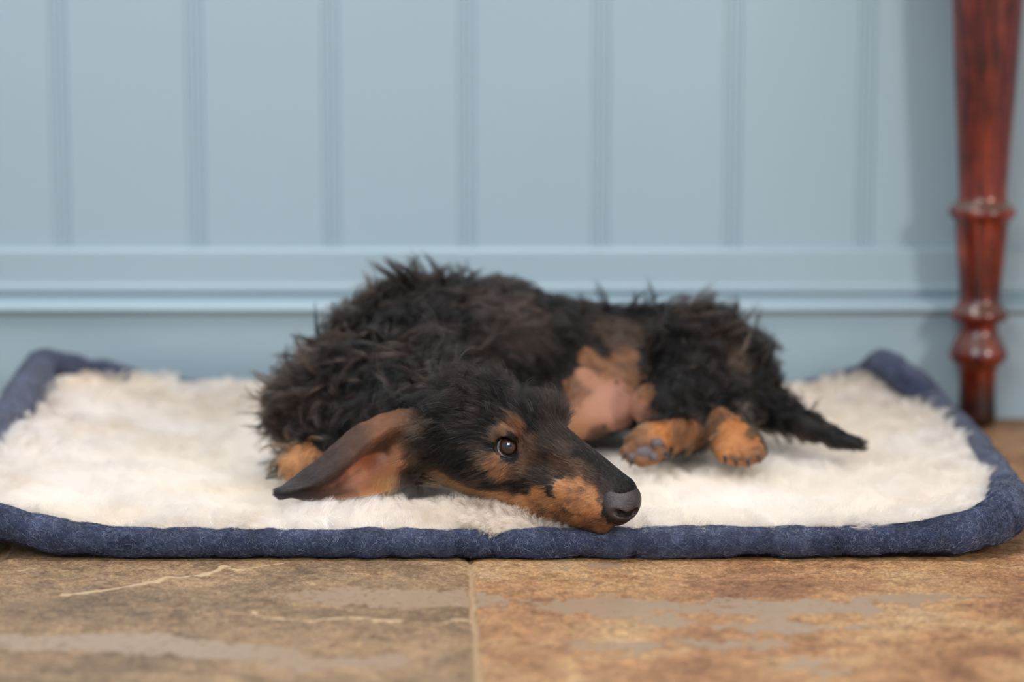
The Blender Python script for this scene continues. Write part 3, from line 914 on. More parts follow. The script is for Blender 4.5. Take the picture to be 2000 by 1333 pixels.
# how the coat lies: (px, py, reach m, length mm, (dx, dy) in the picture plane, lift, curl, density)
groom = [
    # px, py, reach, len, dx, dy, lift, curl, dens
    (620, 660, .035, 22, -.6, -.3, .55, 1.0, 1), (560, 740, .035, 24, -.9, .1, .5, 1.0, 1), (560, 840, .03, 24, -.8, .4, .4, .9, 1), (680, 700, .04, 34, -.3, .5, .45, 1.1, 1),
    (760, 570, .04, 19, .2, -.8, .55, 1.1, 1), (850, 545, .04, 22, .6, -.6, .45, 1.0, 1), (760, 650, .04, 32, .3, .6, .4, 1.1, 1), (850, 640, .035, 30, .8, .3, .4, 1.1, 1),
    (640, 860, .03, 20, -.3, .8, .3, .7, 1), (720, 790, .03, 30, -.1, 1, .4, 1.0, 1), (590, 900, .018, 7, -.4, .5, .25, .2, .9),
    (950, 600, .05, 17, 1, .2, .2, .5, 1), (1040, 640, .04, 14, 1, .5, .15, .3, 1), (1060, 720, .03, 12, .5, 1, .15, .3, 1), (1000, 555, .03, 15, 1, -.1, .25, .5, 1),
    (1130, 590, .035, 20, .8, -.3, .45, .9, 1), (1220, 590, .03, 24, .5, -.6, .6, 1.1, 1), (1150, 650, .03, 14, .6, .7, .25, .5, 1), (1220, 670, .025, 14, .3, .9, .25, .5, .9),
    (1180, 790, .045, 4, .3, 1, .1, .1, .10), (1130, 780, .03, 4, .3, 1, .1, .1, .12), (1240, 760, .014, 9, .3, 1, .2, .3, .5),
    (1320, 600, .035, 26, .3, -.8, .6, 1.2, 1), (1410, 620, .03, 26, .7, -.5, .6, 1.2, 1), (1370, 680, .035, 20, .6, .6, .35, 1.1, 1), (1330, 770, .03, 17, .3, .9, .35, 1.0, 1),
    (1460, 690, .03, 24, .9, -.1, .55, 1.2, 1), (1500, 750, .03, 20, .9, .3, .5, 1.3, 1), (1420, 760, .03, 16, .5, .9, .3, .9, 1),
    (1420, 830, .022, 9, .2, 1, .2, .35, 1), (1445, 875, .02, 5, .1, 1, .15, .2, 1), (1340, 850, .022, 8, -.8, .4, .2, .3, 1), (1260, 870, .022, 5, -.6, .7, .15, .2, 1),
    (1560, 820, .03, 9, .9, .5, .2, .4, 1.2), (1630, 850, .02, 6, .95, .35, .25, .4, 1.4), (1672, 864, .012, 8, .95, .3, .2, .3, 1.6),
]
groomh = [  # head axes in cm: x, y, z, reach cm, length mm, direction in head axes, lift, curl, density
    (-5, 2.0, 2.0, 2.6, 24, (-.6, .5, .3), .45, .9, 1), (-7.5, 1.0, 2.0, 3.0, 30, (-.8, .5, .3), .5, 1.1, 1), (-3, .5, 3.2, 2.0, 22, (-.5, .3, .5), .5, .8, 1),
    (-5, -2.0, 2.0, 2.6, 24, (-.6, -.5, .3), .45, .9, 1), (-1.2, 0, 3.2, 1.6, 22, (-.5, -.2, .6), .50, .7, 1.2), (.6, -1.2, 3.4, 1.5, 18, (-.45, -.2, .7), .5, .6, 1.3), (1.2, 0, 2.8, 1.1, 12, (-.7, 0, .6), .35, .35, 1.4),
    (-1.5, 2.4, 1.6, 1.4, 9, (-.9, .2, -.1), .15, .1, 1.5), (-3.5, 3.0, 0, 1.8, 13, (-.85, .0, -.45), .12, .2, 1.3), (-3.2, 3.0, -1.6, 1.8, 15, (-.55, .0, -.85), .14, .25, 1.2),
    (-1.0, 3.0, -1.6, 1.2, 9, (-.8, 0, -.5), .12, .15, 1.5), (0, 2.7, 1.3, .9, 4, (-.5, .2, .8), .2, .05, 2.6), (-1.1, 2.5, .2, .8, 3.6, (-1, 0, 0), .12, .05, 2.6),
    (1.4, 1.9, .3, .7, 2.6, (.0, .3, .6), .12, .05, 2.6), (.3, 2.7, -1.0, 1.0, 4.0, (-.5, 0, -.8), .15, .05, 2.6), (-.3, 2.5, -3.0, 1.6, 7.5, (-.9, 0, -.2), .12, .12, 1.8),
    (-3.0, 2.4, -3.3, 1.6, 10, (-.95, 0, -.1), .15, .2, 1.4), (2.5, 1.9, -2.2, 1.4, 6, (-.85, 0, -.45), .14, .1, 2.1), (4.5, 1.6, -2.4, 1.4, 5, (-.75, 0, -.55), .14, .08, 2.4),
    (6.5, 1.4, -2.4, 1.4, 4.2, (-.7, 0, -.65), .15, .06, 2.6), (8.2, 1.1, -2.6, 1.2, 3.2, (-.6, .1, -.7), .15, .05, 3), (8.6, .9, -1.2, .9, 1.8, (-.9, .1, .1), .12, .03, 3.4),
    (3.0, 1.7, -.6, 1.4, 5, (-.8, .2, .2), .14, .1, 2.2), (6.0, 1.2, -.7, 1.4, 3.6, (-.95, .1, .05), .12, .05, 2.8), (3.0, .5, 1.6, 1.4, 6, (-.9, 0, .4), .24, .2, 2), (6.0, .4, .6, 1.5, 4, (-.95, 0, .25), .22, .1, 2.6),
    (8.5, 0, .1, .9, 2, (-.95, 0, .2), .12, .03, 3), (5, 0, -3.8, 2.0, 6, (-.7, 0, -.5), .2, .15, 1.2), (0, 0, -4, 2.2, 8, (-.9, 0, -.2), .2, .15, 1.0),
]
groomh += [(x, -y, z, r, L, (d[0], -d[1], d[2]), li, cu, de) for x, y, z, r, L, d, li, cu, de in groomh if abs(y) > .6 and y > 0 and x > -4.5]
G_c = np.array([hit(g[0], g[1]) for g in groom] + [H(*g[:3]) for g in groomh])
G_r = np.array([g[2] for g in groom] + [g[3] / 100 for g in groomh])
G_L = np.array([g[3] for g in groom] + [g[4] for g in groomh]) / 1000
G_d = np.array([[g[4], 0, -g[5]] for g in groom] + [HM.T @ np.array(g[5]) for g in groomh])
G_d = nrm(G_d)
G_s = np.array([g[6:9] for g in groom] + [g[6:9] for g in groomh])
is_head_g = np.array([0] * len(groom) + [1] * len(groomh))

def groom_at(p):
    w = np.zeros((len(p), len(G_c)))
    for k in range(len(G_c)):
        d = np.linalg.norm(p - G_c[k], axis=1) / G_r[k]
        w[:, k] = np.exp(-1.2 * d ** 2) + 1e-5 / (1 + d ** 4)
    w /= w.sum(1, keepdims=True)
    return w @ G_L, nrm(w @ G_d), w @ G_s

def tri_sample(V, Fq, weight, n):
    T = np.concatenate([Fq[:, [0, 1, 2]], Fq[:, [0, 2, 3]]])
    a, b, c = V[T[:, 0]], V[T[:, 1]], V[T[:, 2]]
    cr = np.cross(b - a, c - a); ar = np.linalg.norm(cr, axis=1) / 2
    w = ar * weight[T].mean(1); tot = w.sum(); w = w / tot
    t = rng.choice(len(T), n, p=w)
    r1, r2 = np.sqrt(rng.random(n))[:, None], rng.random(n)[:, None]
    p = (1 - r1) * a[t] + r1 * (1 - r2) * b[t] + r1 * r2 * c[t]
    return p, nrm(cr[t]), tot

def grow(p, nn, L, D, S, K, seed, clump_n, clump, rad0, gravity=0.25, fine=1.0):
    """strand points for roots p; S columns: lift, curl"""
    n = len(p)
    tan = D - (D * nn).sum(1, keepdims=True) * nn
    tan = nrm(tan + 0.02 * rng.normal(size=(n, 3)))
    lift, curl = S[:, 0:1], S[:, 1:2]
    wob = noisev(p, 0.020, seed) * 0.55 + noisev(p, 0.008, seed + 5) * 0.35
    d = nrm(tan + wob * curl + lift * nn * (1 + 0.3 * rng.normal(size=(n, 1))) + 0.10 * rng.normal(size=(n, 3)) * (0.4 + curl))
    d = nrm(d + nn * (0.12 + 0.45 * curl * np.clip(noise(p, 0.011, seed + 9), -.1, 1)[:, None]))
    bend = (-0.30 * nn * (0.4 + lift) + wob[:, [2, 0, 1]] * 1.1 * curl)
    bend[:, 2] -= gravity * curl[:, 0]
    t = np.linspace(0, 1, K)[None, :, None]
    pts = p[:, None] + L[:, None, None] * (t * d[:, None] + 0.5 * t ** 2 * bend[:, None])
    gs = rng.choice(n, min(clump_n, n), replace=False)
    kd = KDTree(len(gs))
    for q, g in enumerate(gs): kd.insert(p[g], q)
    kd.balance()
    near = np.array([gs[kd.find(x)[1]] for x in p])
    # curls shared by each lock
    gph = rng.uniform(0, 6.28, n); gfr = rng.uniform(3.0, 7.5, n)
    side = nrm(np.cross(nn, d))
    amp = (0.17 * L * curl[:, 0])[:, None]
    tt = np.linspace(0, 1, K)[None]
    loc_ph = gph[near][:, None]; loc_fr = gfr[near][:, None]
    off = (np.sin(loc_ph + tt * loc_fr) - np.sin(loc_ph)) * amp * tt ** 0.7
    off2 = (np.cos(loc_ph + tt * loc_fr) - np.cos(loc_ph)) * amp * tt ** 0.7
    pts = pts + off[..., None] * side[near][:, None] + off2[..., None] * nn[near][:, None]
    cl = (clump * (0.35 + 0.65 * rng.random(n)))[:, None, None] * t ** 1.2
    pts = pts * (1 - cl) + pts[near] * cl
    fr = rng.normal(size=(n, 1, 3)) * 0.035 * L[:, None, None] * t * curl[:, None] + 0
    ph = rng.uniform(0, 6.28, (n, 1))
    pts = pts + fr + (np.sin(ph + tt * 11) * 0.02 * L[:, None] * curl * tt)[..., None] * side[:, None]
    # keep out of the skin
    rad = rad0 * np.linspace(1, 0.25, K)[None] * rng.uniform(0.7, 1.25, (n, 1))
    return pts, rad, near

def hair_tone(p, nn, near, cols, inside, white=0.0, tint=1.0):
    n = len(p)
    ctone = rng.normal(0, 1, n)[near]
    c = cols.copy()
    v = 1 + 0.18 * ctone + 0.22 * rng.normal(size=n)
    c = c * np.clip(v, 0.4, 2.0)[:, None]
    br = (~inside) & ((ctone > 1.0) | (rng.random(n) < 0.05))
    c[br] = c[br] * 0.5 + lin(50, 38, 31) * 0.5 * tint
    dk = inside & (rng.random(n) < 0.22)
    c[dk] *= 0.3
    wh = (~inside) & (rng.random(n) < white)
    c[wh] = lin(168, 160, 152)
    return np.clip(c, 0.002, 0.95)

def clear_of_face(pts):
    keep = np.ones(len(pts), bool)
    for k in range(pts.shape[1]):
        q = (pts[:, k] - H0) @ HM.T * 100
        keep &= ~((q[:, 0] > -3.6) & (q[:, 1] > .8) & (q[:, 2] < 1.8))
    return keep

def settle_mat():
    """the padding and fleece give way under the dog's weight"""
    for nm in ('border', 'fleece'):
        me = bpy.data.objects[nm].data
        co = np.zeros(len(me.vertices) * 3, np.float32); me.vertices.foreach_get('co', co); co = co.reshape(-1, 3)
        box = (co[:, 0] > V[:, 0].min()) & (co[:, 0] < V[:, 0].max()) & (co[:, 1] > V[:, 1].min()) & (co[:, 1] < V[:, 1].max())
        for i in np.nonzero(box)[0]:
            h = bvh.ray_cast(Vector((float(co[i, 0]), float(co[i, 1]), -.01)), Vector((0, 0, 1)))
            if h[0] is not None and h[0].z < co[i, 2] + .0015:
                co[i, 2] = max(.0004, h[0].z - .0015)
        me.vertices.foreach_set('co', co.ravel()); me.update()
settle_mat()

def build_fur():
    gl, gd, gs = groom_at(V)
    hl = (V - H0) @ HM.T * 100
    in_head = (hl[:, 0] > -5.5) & (hl[:, 1] > -5) & (hl[:, 2] > -6) & (hl[:, 2] < 5) & (np.abs(hl[:, 1]) < 4.5)
    # openings for the eyes and nose stay bare
    def bare(p):
        q = (p - H0) @ HM.T * 100
        m = np.ones(len(p), bool)
        for s in (1, -1):
            c = EYE_C if s > 0 else H(0, -1.4, .22)
            od = EYE_D if s > 0 else -hs
            rel = p - c; al = rel @ od; off = np.linalg.norm(rel - al[:, None] * od, axis=1)
            m &= ~((al > 0) & (off < .0088) & (al < .02))
        nq = q - np.array([9.9, 0, -1.2])
        m &= ((nq[:, 0] / 1.0) ** 2 + (nq[:, 1] / 1.2) ** 2 + (nq[:, 2] / 1.1) ** 2) > 1
        return m
    nv = np.zeros_like(V)   # facing weight: more strands where the near side of the dog is
    dens = np.clip(gs[:, 2], 0.05, 4)
    far = np.where(V[:, 1] > 2.16, 0.5, 1.0)
    # coat of the body
    wb = np.where(in_head, 0, dens * far)
    p, nn, _ = tri_sample(V, Fc, wb, 100000)
    keep = (p[:, 2] > 0.034) | (nn[:, 2] > -0.3)
    p, nn = p[keep], nn[keep]
    L, D, S = groom_at(p)
    L = L * (1 - 0.35 * smooth01(.6, .9, S[:, 1]))
    wild = rng.random(len(p)) < 0.03
    L = L * rng.uniform(0.65, 1.15, len(p)) * np.where(wild, 1.35, 1)
    S = S.copy(); S[:, 0] *= np.where(wild, 1.7, 1)
    cols, ins = coat_colour(p)
    pts, rad, near = grow(p, nn, L, D, S, 11, 101, 1700, 0.95, 0.00010)
    pts[..., 2] = np.maximum(pts[..., 2], 0.030)
    c = hair_tone(p, nn, near, cols, ins, 0.004)
    k = clear_of_ear(pts); pts, rad, c = pts[k], rad[k], c[k]
    o = hair_obj('body_coat', pts, rad, c, M_FUR, dog); o['kind'] = 'stuff'
    # long loose wisps standing off the back, shoulders and rump
    wisp = [(790, 560, -.1, -1, 34, 18), (800, 555, -.25, -1, 40, 22), (835, 545, .1, -1, 34, 22), (855, 545, .2, -1, 28, 14), (880, 540, .3, -.9, 20, 12), (620, 640, -.5, -.8, 32, 14), (580, 690, -1, -.3, 32, 20),
            (560, 740, -1, .1, 30, 18), (545, 780, -1, .2, 28, 16), (540, 850, -1, -.2, 26, 12), (1000, 560, .3, -.8, 14, 8), (1130, 585, .2, -1, 22, 12), (1180, 590, .4, -.9, 26, 14), (1240, 595, .1, -1, 24, 14),
            (1290, 600, 0, -1, 26, 14), (1340, 605, .6, -.7, 30, 16), (1390, 620, .8, -.6, 32, 20), (1430, 640, .8, -.8, 32, 20), (1455, 670, .9, -.5, 28, 16), (1480, 700, 1, -.1, 26, 18),
            (880, 700, .4, -.6, 36, 16), (930, 690, .6, -.3, 34, 16), (980, 710, .5, -.3, 30, 14), (1030, 735, .5, -.6, 26, 14), (1065, 750, .5, -.8, 22, 14), (1085, 765, .5, -.6, 18, 12), (740, 740, -.3, .8, 40, 20), (700, 800, .1, .9, 34, 18), (820, 690, .5, -.2, 34, 16), (660, 730, -.2, .8, 36, 16),
            (1510, 740, 1, .1, 22, 16), (1530, 780, 1, .2, 20, 12), (1270, 600, -.1, -1, 18, 10), (700, 600, -.3, -.9, 22, 12)]
    allp, allr, allc = [], [], []
    for a, b, dx, dy, ln, cnt in wisp:
        c0 = hit(a, b + 14)
        for k in range(3):
            h0 = c0 + rng.normal(0, 0.007, 3)
            loc = bvh.find_nearest(Vector(h0)); h0 = np.array(loc[0]); n0 = np.array(loc[1])
            m = cnt * 3
            q = h0 + rng.normal(0, 0.0016, (m, 3))
            d = nrm(np.array([dx, rng.normal(0, .3), -dy]) + 0.35 * n0 + rng.normal(0, .28, 3))
            sd = nrm(np.cross(d, [0, 1, .3])); ub = rng.choice([-1, 1]) * rng.uniform(.8, 2.2)
            Ls = ln / 1000 * rng.uniform(.7, 1.1) * rng.uniform(.7, 1.05, m)
            t = np.linspace(0, 1, 12)[None, :, None]
            curve = d * t + sd * (0.42 * ub * t ** 1.8)
            ps = q[:, None] * (1 - .75 * t) + h0 * .75 * t + Ls[:, None, None] * curve + rng.normal(0, .05, (m, 1, 3)) * Ls[:, None, None] * t
            allp.append(ps); allr.append(0.00009 * np.linspace(1, .3, 12)[None] * rng.uniform(.7, 1.2, (m, 1)))
            base, ins_ = coat_colour(q)
            allc.append(np.clip(base * rng.uniform(.7, 1.6, (m, 1)), .002, .9))
    hair_obj('loose_wisps', np.concatenate(allp), np.concatenate(allr), np.concatenate(allc), M_FUR, dog)['kind'] = 'stuff'
    # curly locks over the shoulders, crown and rump
    wl = np.where((gs[:, 1] > .62) & (gl > .013) & (V[:, 2] > .045), 1.0, 0) * np.where(V[:, 1] > 2.12, .6, 1)
    lp, ln_, _ = tri_sample(V, Fc, wl, 1900)
    LL, LD, LS = groom_at(lp)
    lc, li = coat_colour(lp)
    m, K = 34, 13
    P_, R_, C_ = [], [], []
    for i in range(len(lp)):
        n0 = ln_[i]; hs_ = (lp[i] - H0) @ HM.T * 100
        onhead = hs_[0] > -9
        tn = LD[i] - (LD[i] @ n0) * n0
        d = nrm(nrm(tn) + rng.normal(0, .55, 3) + n0 * rng.uniform(.25, .9))
        q = nrm(np.cross(d, n0 + rng.normal(0, .7, 3)))
        th = rng.choice([-1, 1]) * rng.uniform(.9, 3.2)
        ax = nrm(np.cross(d, q))
        length = LL[i] * rng.uniform(.9, 1.7) * (.85 if onhead else 1)
        steps = []
        for k in range(K - 1):
            a = th * ((k + .5) / (K - 1)) ** 1.2
            steps.append(d * math.cos(a) + q * math.sin(a) - n0 * .25 * (k / K) + ax * .12)
        path = np.concatenate([[np.zeros(3)], np.cumsum(nrm(np.array(steps)) * length / (K - 1), 0)])
        mm = int(m * rng.uniform(.3, 1.3)) if not onhead else int(m * rng.uniform(.2, .7))
        sp = rng.normal(0, .0013, (mm, 1, 3)) * (1 - .72 * np.linspace(0, 1, K) ** .7)[None, :, None]
        fr = rng.normal(0, .035, (mm, 1, 3)) * length * np.linspace(0, 1, K)[None, :, None]
        P_.append(lp[i] + path[None] * rng.uniform(.75, 1.05, (mm, 1, 1)) + sp + fr)
        R_.append((.00009 if not onhead else .00007) * np.linspace(1, .3, K)[None] * rng.uniform(.7, 1.2, (mm, 1)))
        tone = rng.choice([0, 0, 0, 1, 2])
        base = lc[i] * rng.uniform(.6, 1.5)
        if not li[i] and tone: base = base * .4 + (lin(66, 46, 37) if tone == 1 else lin(46, 38, 35)) * .6
        C_.append(np.clip(base * rng.uniform(.7, 1.3, (mm, 1)), .002, .9))
    P_, R_, C_ = np.concatenate(P_), np.concatenate(R_), np.concatenate(C_)
    P_[..., 2] = np.maximum(P_[..., 2], .030)
    k = clear_of_ear(P_) & clear_of_face(P_)
    hair_obj('curly_locks', P_[k], R_[k], C_[k], M_FUR, dog)['kind'] = 'stuff'
    # coat of the head and neck
    wh = np.where(in_head, dens, 0)
    p, nn, _ = tri_sample(V, Fc, wh, 92000)
    k = bare(p); p, nn = p[k], nn[k]
    L, D, S = groom_at(p)
    L = L * rng.uniform(0.6, 1.15, len(p))
    cols, ins = coat_colour(p)
    pts, rad, near = grow(p, nn, L, D, S, 8, 201, 6500, 0.62, 0.000075, gravity=0.15)
    c = hair_tone(p, nn, near, cols, ins, 0.02)
    k = clear_of_ear(pts); pts, rad, c = pts[k], rad[k], c[k]
    hair_obj('head_coat', pts, rad, c, M_FUR, dog)['kind'] = 'stuff'
# ------------------------------------------------------------------ ear
def build_ear():
    st = [
        [(846, 812, 1.800), (854, 838, 1.792), (846, 870, 1.799), (834, 905, 1.808), (814, 942, 1.815)],
        [(805, 800, 1.808), (812, 830, 1.797), (805, 866, 1.814), (795, 912, 1.822), (778, 952, 1.815)],
        [(757, 804, 1.824), (765, 838, 1.805), (758, 878, 1.830), (748, 918, 1.830), (738, 964, 1.813)],
        [(702, 830, 1.836), (715, 868, 1.807), (710, 900, 1.830), (700, 935, 1.830), (692, 973, 1.811)],
        [(645, 875, 1.838), (662, 914, 1.810), (660, 938, 1.830), (655, 955, 1.826), (648, 979, 1.811)],
        [(592, 918, 1.836), (606, 945, 1.812), (608, 957, 1.820), (606, 966, 1.818), (602, 977, 1.812)],
        [(556, 946, 1.830), (561, 958, 1.814), (564, 965, 1.816), (567, 970, 1.815), (570, 974, 1.814)],
        [(544, 954, 1.826), (539, 961, 1.818), (540, 967, 1.817), (545, 972, 1.816), (554, 976, 1.815)],
    ]
    Pn = np.array([[P(*q) for q in row] for row in st])
    n1, n2 = 110, 60
    A = np.stack([catmull(Pn[:, j], n1) for j in range(Pn.shape[1])], 1)
    S = np.stack([catmull(A[i], n2) for i in range(n1)], 0)
    S[..., 2] = np.maximum(S[..., 2], 0.030)
    tx = np.gradient(S, axis=0); ty = np.gradient(S, axis=1)
    nn = nrm(np.cross(tx, ty)); nn = np.where((nn[..., 1:2] > 0), -nn, nn)     # towards the open side
    S = S + nn * (0.0012 * noise(S, 0.012, 301) + 0.0006 * noise(S, 0.005, 302))[..., None]
    u = np.linspace(0, 1, n1)[:, None]; w = np.linspace(0, 1, n2)[None]
    th = 0.0016 + 0.0022 * (1 - u) * np.ones_like(w)
    edge = np.sqrt(np.clip(4 * w * (1 - w), 0, 1)) * np.sqrt(np.clip(1 - u ** 6, 0, 1))
    Bk = S - nn * (th * (0.25 + edge))[..., None]
    v = np.concatenate([S.reshape(-1, 3), Bk.reshape(-1, 3)])
    i = np.arange(n1 * n2).reshape(n1, n2); o = n1 * n2
    def quads(i, flip):
        q = np.stack([i[:-1, :-1], i[1:, :-1], i[1:, 1:], i[:-1, 1:]], -1).reshape(-1, 4)
        return q[:, ::-1] if flip else q
    f = [quads(i, False), quads(i + o, True)]
    def strip(a, b):
        return np.stack([a[:-1], a[1:], b[1:], b[:-1]], -1)
    f += [strip(i[:, 0], i[:, 0] + o), strip(i[0], i[0] + o)[:, ::-1], strip(i[:, -1], i[:, -1] + o)[:, ::-1], strip(i[-1], i[-1] + o)]
    ear = mesh_obj('ear', v, np.concatenate(f), M_SKIN, dog)
    global EAR_KD, EAR_P, EAR_N
    EAR_P, EAR_N = S[24:, ::2][::2].reshape(-1, 3), nn[24:, ::2][::2].reshape(-1, 3)
    EAR_KD = KDTree(len(EAR_P))
    for q_, x_ in enumerate(EAR_P): EAR_KD.insert(x_, q_)
    EAR_KD.balance()
    ear['label'] = 'soft brown ear flopped back with its pink and tan inside showing'
    spots = [(780, 820, .020, lin(112, 74, 50)), (740, 830, .016, lin(122, 78, 52)), (710, 855, .014, lin(88, 60, 46)), (680, 870, .016, lin(78, 54, 44)), (640, 905, .018, lin(62, 46, 40)),
             (600, 935, .018, lin(46, 37, 34)), (560, 958, .015, lin(36, 32, 32)), (700, 890, .010, lin(98, 68, 54)), (765, 860, .012, lin(70, 52, 44)), (800, 850, .012, lin(60, 46, 40)), (745, 872, .012, lin(70, 48, 38)), (700, 885, .010, lin(76, 50, 40)), (680, 905, .010, lin(70, 48, 40)), (660, 925, .010, lin(60, 42, 36)),
             (720, 905, .012, lin(176, 112, 74)), (705, 925, .013, lin(190, 130, 104)), (690, 935, .011, lin(186, 130, 106)), (740, 905, .009, lin(190, 132, 110)), (755, 945, .012, lin(172, 110, 68)), (740, 950, .012, lin(164, 104, 64)), (725, 950, .010, lin(168, 112, 78)),
             (770, 925, .012, lin(176, 116, 76)), (785, 900, .010, lin(206, 150, 110)), (745, 895, .005, lin(214, 176, 168)), (775, 880, .007, lin(180, 132, 104)), (800, 880, .010, lin(96, 66, 46)),
             (845, 826, .024, lin(26, 20, 19)), (815, 822, .014, lin(62, 44, 34)), (845, 870, .020, lin(28, 22, 20)), (840, 900, .014, lin(28, 22, 20)), (660, 955, .012, lin(112, 76, 60)), (640, 970, .012, lin(92, 64, 54)), (675, 968, .010, lin(120, 80, 60)), (620, 972, .010, lin(64, 48, 42)), (790, 930, .008, lin(60, 44, 38)), (800, 945, .01, lin(50, 38, 34)), (815, 925, .01, lin(44, 34, 32))]
    flat = S.reshape(-1, 3); pr = proj(flat)
    cs = np.array([flat[np.argmin(((pr - np.array([a, b])) ** 2).sum(1))] for a, b, r, c in spots])
    def ear_col(p):
        w = np.stack([np.exp(-(np.linalg.norm(p - cs[k], axis=1) / (spots[k][2] * .75)) ** 2) for k in range(len(spots))], 1) + 1e-9
        w = w ** 1.5; w /= w.sum(1, keepdims=True)
        return w @ np.array([s[3] for s in spots])
    jn = noisev(v, 0.006, 311) * 0.0015
    vc = ear_col(v + jn); vc[o:] = BLK * 1.6
    vcolor(ear, 'coat', vc * 0.95)
    # short velvety hair
    ns = 26000
    gi, gj = rng.random(ns) * (n1 - 1.001), rng.random(ns) * (n2 - 1.001)
    i0, j0 = gi.astype(int), gj.astype(int); fi, fj = (gi - i0)[:, None], (gj - j0)[:, None]
    bp = S[i0, j0] * (1 - fi) * (1 - fj) + S[i0 + 1, j0] * fi * (1 - fj) + S[i0, j0 + 1] * (1 - fi) * fj + S[i0 + 1, j0 + 1] * fi * fj
    bn = nn[i0, j0]; D = nrm(tx[i0, j0])
    uu, ww = gi / (n1 - 1), gj / (n2 - 1)
    L = 0.0035 + 0.004 * smooth01(.55, .9, ww) * smooth01(.8, .2, uu) + 0.005 * smooth01(.28, .0, uu)
    L = L * rng.uniform(.6, 1.2, ns)
    S3 = np.stack([0.10 + 0.25 * smooth01(.3, 0, uu), 0.12 + 0.35 * smooth01(.35, 0, uu)], 1)
    pts, rad, near = grow(bp, bn, L, D, S3, 6, 333, 2500, 0.4, 0.00006, gravity=.1)
    c = ear_col(bp + noisev(bp, .003, 5) * .001) * rng.uniform(.7, 1.3, (ns, 1))
    hair_obj('ear_hair', pts, rad, np.clip(c, .002, .95), M_FUR, ear)['kind'] = 'stuff'
    # fringe of tan hairs round the ear opening and along the jaw
    allp, allr, allc = [], [], []
    for a, b, Y, dx, dy, ln, cnt, col in ((806, 868, 1.808, -.6, .5, 11, 120, lin(104, 74, 50)), (815, 885, 1.806, -.5, .6, 11, 120, lin(100, 72, 48)), (795, 862, 1.808, -.8, .3, 10, 100, lin(96, 66, 46)),
                                      (825, 838, 1.793, -.9, .3, 14, 160, lin(66, 48, 34)), (842, 826, 1.793, -.9, .4, 14, 160, lin(58, 44, 32)), (900, 930, 1.80, -.98, .25, 20, 40, lin(120, 88, 56)), (885, 934, 1.80, -.98, .15, 18, 40, lin(120, 88, 56)),
                                      (860, 945, 1.80, -.9, -.25, 16, 50, lin(120, 84, 50)), (770, 935, 1.816, -.2, 1, 13, 160, lin(206, 136, 80)), (756, 940, 1.816, -.2, 1, 13, 160, lin(200, 128, 72)), (742, 945, 1.816, -.3, 1, 10, 100, lin(200, 128, 72))):
        c0 = P(a, b, Y); m = cnt
        q = c0 + rng.normal(0, 0.0028, (m, 3))
        d = nrm(np.array([dx, -.25, -dy]) + rng.normal(0, .13, (m, 3)))
        Ls = ln / 1000 * rng.uniform(.6, 1.1, m); t = np.linspace(0, 1, 7)[None, :, None]
        bend = rng.normal(0, .25, (m, 1, 3)) * .5
        allp.append(q[:, None] + Ls[:, None, None] * (d[:, None] * t + bend * t ** 2)); allr.append(.00006 * np.linspace(1, .3, 7)[None] * np.ones((m, 1)))
        allc.append(col * rng.uniform(.6, 1.3, (m, 1)))
    hair_obj('ear_fringe', np.concatenate(allp), np.concatenate(allr), np.clip(np.concatenate(allc), .002, .95), M_FUR, ear)['kind'] = 'stuff'
build_ear()
def clear_of_ear(pts):
    """strands that would poke through or hang over the inside of the ear are left out"""
    keep = np.ones(len(pts), bool)
    lo, hi = EAR_P.min(0) - .03, EAR_P.max(0) + .03
    for k in range(1, pts.shape[1], 2):
        q = pts[:, k]
        cand = np.nonzero(keep & (q > lo).all(1) & (q < hi).all(1))[0]
        for c in cand:
            co, i, d = EAR_KD.find(q[c])
            if d < .03:
                v = q[c] - EAR_P[i]; al = v @ EAR_N[i]
                if al > -.0035 and np.linalg.norm(v - al * EAR_N[i]) < .004: keep[c] = False
    return keep
build_fur()

# ------------------------------------------------------------------ eyes
def sphere_patch(c, R, axis, max_ang, nr=24, na=64, bulge=0.0):
    axis = nrm(np.array(axis, float)); t1 = nrm(np.cross(axis, [0.1, 0.2, 1.0])); t2 = np.cross(axis, t1)
    v = [c + axis * (R + bulge)]; f = []
    for k in range(1, nr + 1):
        th = max_ang * k / nr
        b = bulge * (1 - (k / nr) ** 2)
        for a in range(na):
            ph = 2 * math.pi * a / na
            v.append(c + (R + b) * (math.cos(th) * axis + math.sin(th) * (math.cos(ph) * t1 + math.sin(ph) * t2)))
    for a in range(na):
        f.append((0, 1 + a, 1 + (a + 1) % na))
    for k in range(1, nr):
        for a in range(na):
            x = 1 + (k - 1) * na
            f.append((x + a, x + na + a, x + na + (a + 1) % na, x + (a + 1) % na))
    return v, f

M_SCL = plain('eye_white', (0.82, 0.82, 0.86), 0.15, 0.6, 0.6)
M_PUP = plain('pupil_black', (0.004, 0.003, 0.003), 0.08, 0.6, 0.8)
def mat_iris():
    m, nt, b = new_mat('brown_iris')
    a = N(nt, 'ShaderNodeAttribute', attribute_name='ringpos')
    tc = N(nt, 'ShaderNodeTexCoord')
    r = ramp(nt, [(0.0, (.012, .006, .004)), (0.30, lin(52, 28, 18)), (0.48, lin(74, 42, 28)), (0.86, lin(86, 50, 33)), (0.95, lin(50, 30, 22)), (1.0, (.01, .008, .008))])
    nt.links.new(a.outputs['Fac'], r.inputs[0])
    n = noise_node(nt, tc.outputs['Object'], 900, 3)
    c = mix(nt, r.outputs[0], mix(nt, (.75, .75, .75), (1.2, 1.2, 1.2), n), 1.0, 'MULTIPLY')
    nt.links.new(c, b.inputs['Base Color'])
    b.inputs['Roughness'].default_value = 0.35
    return m
M_IRIS = mat_iris()
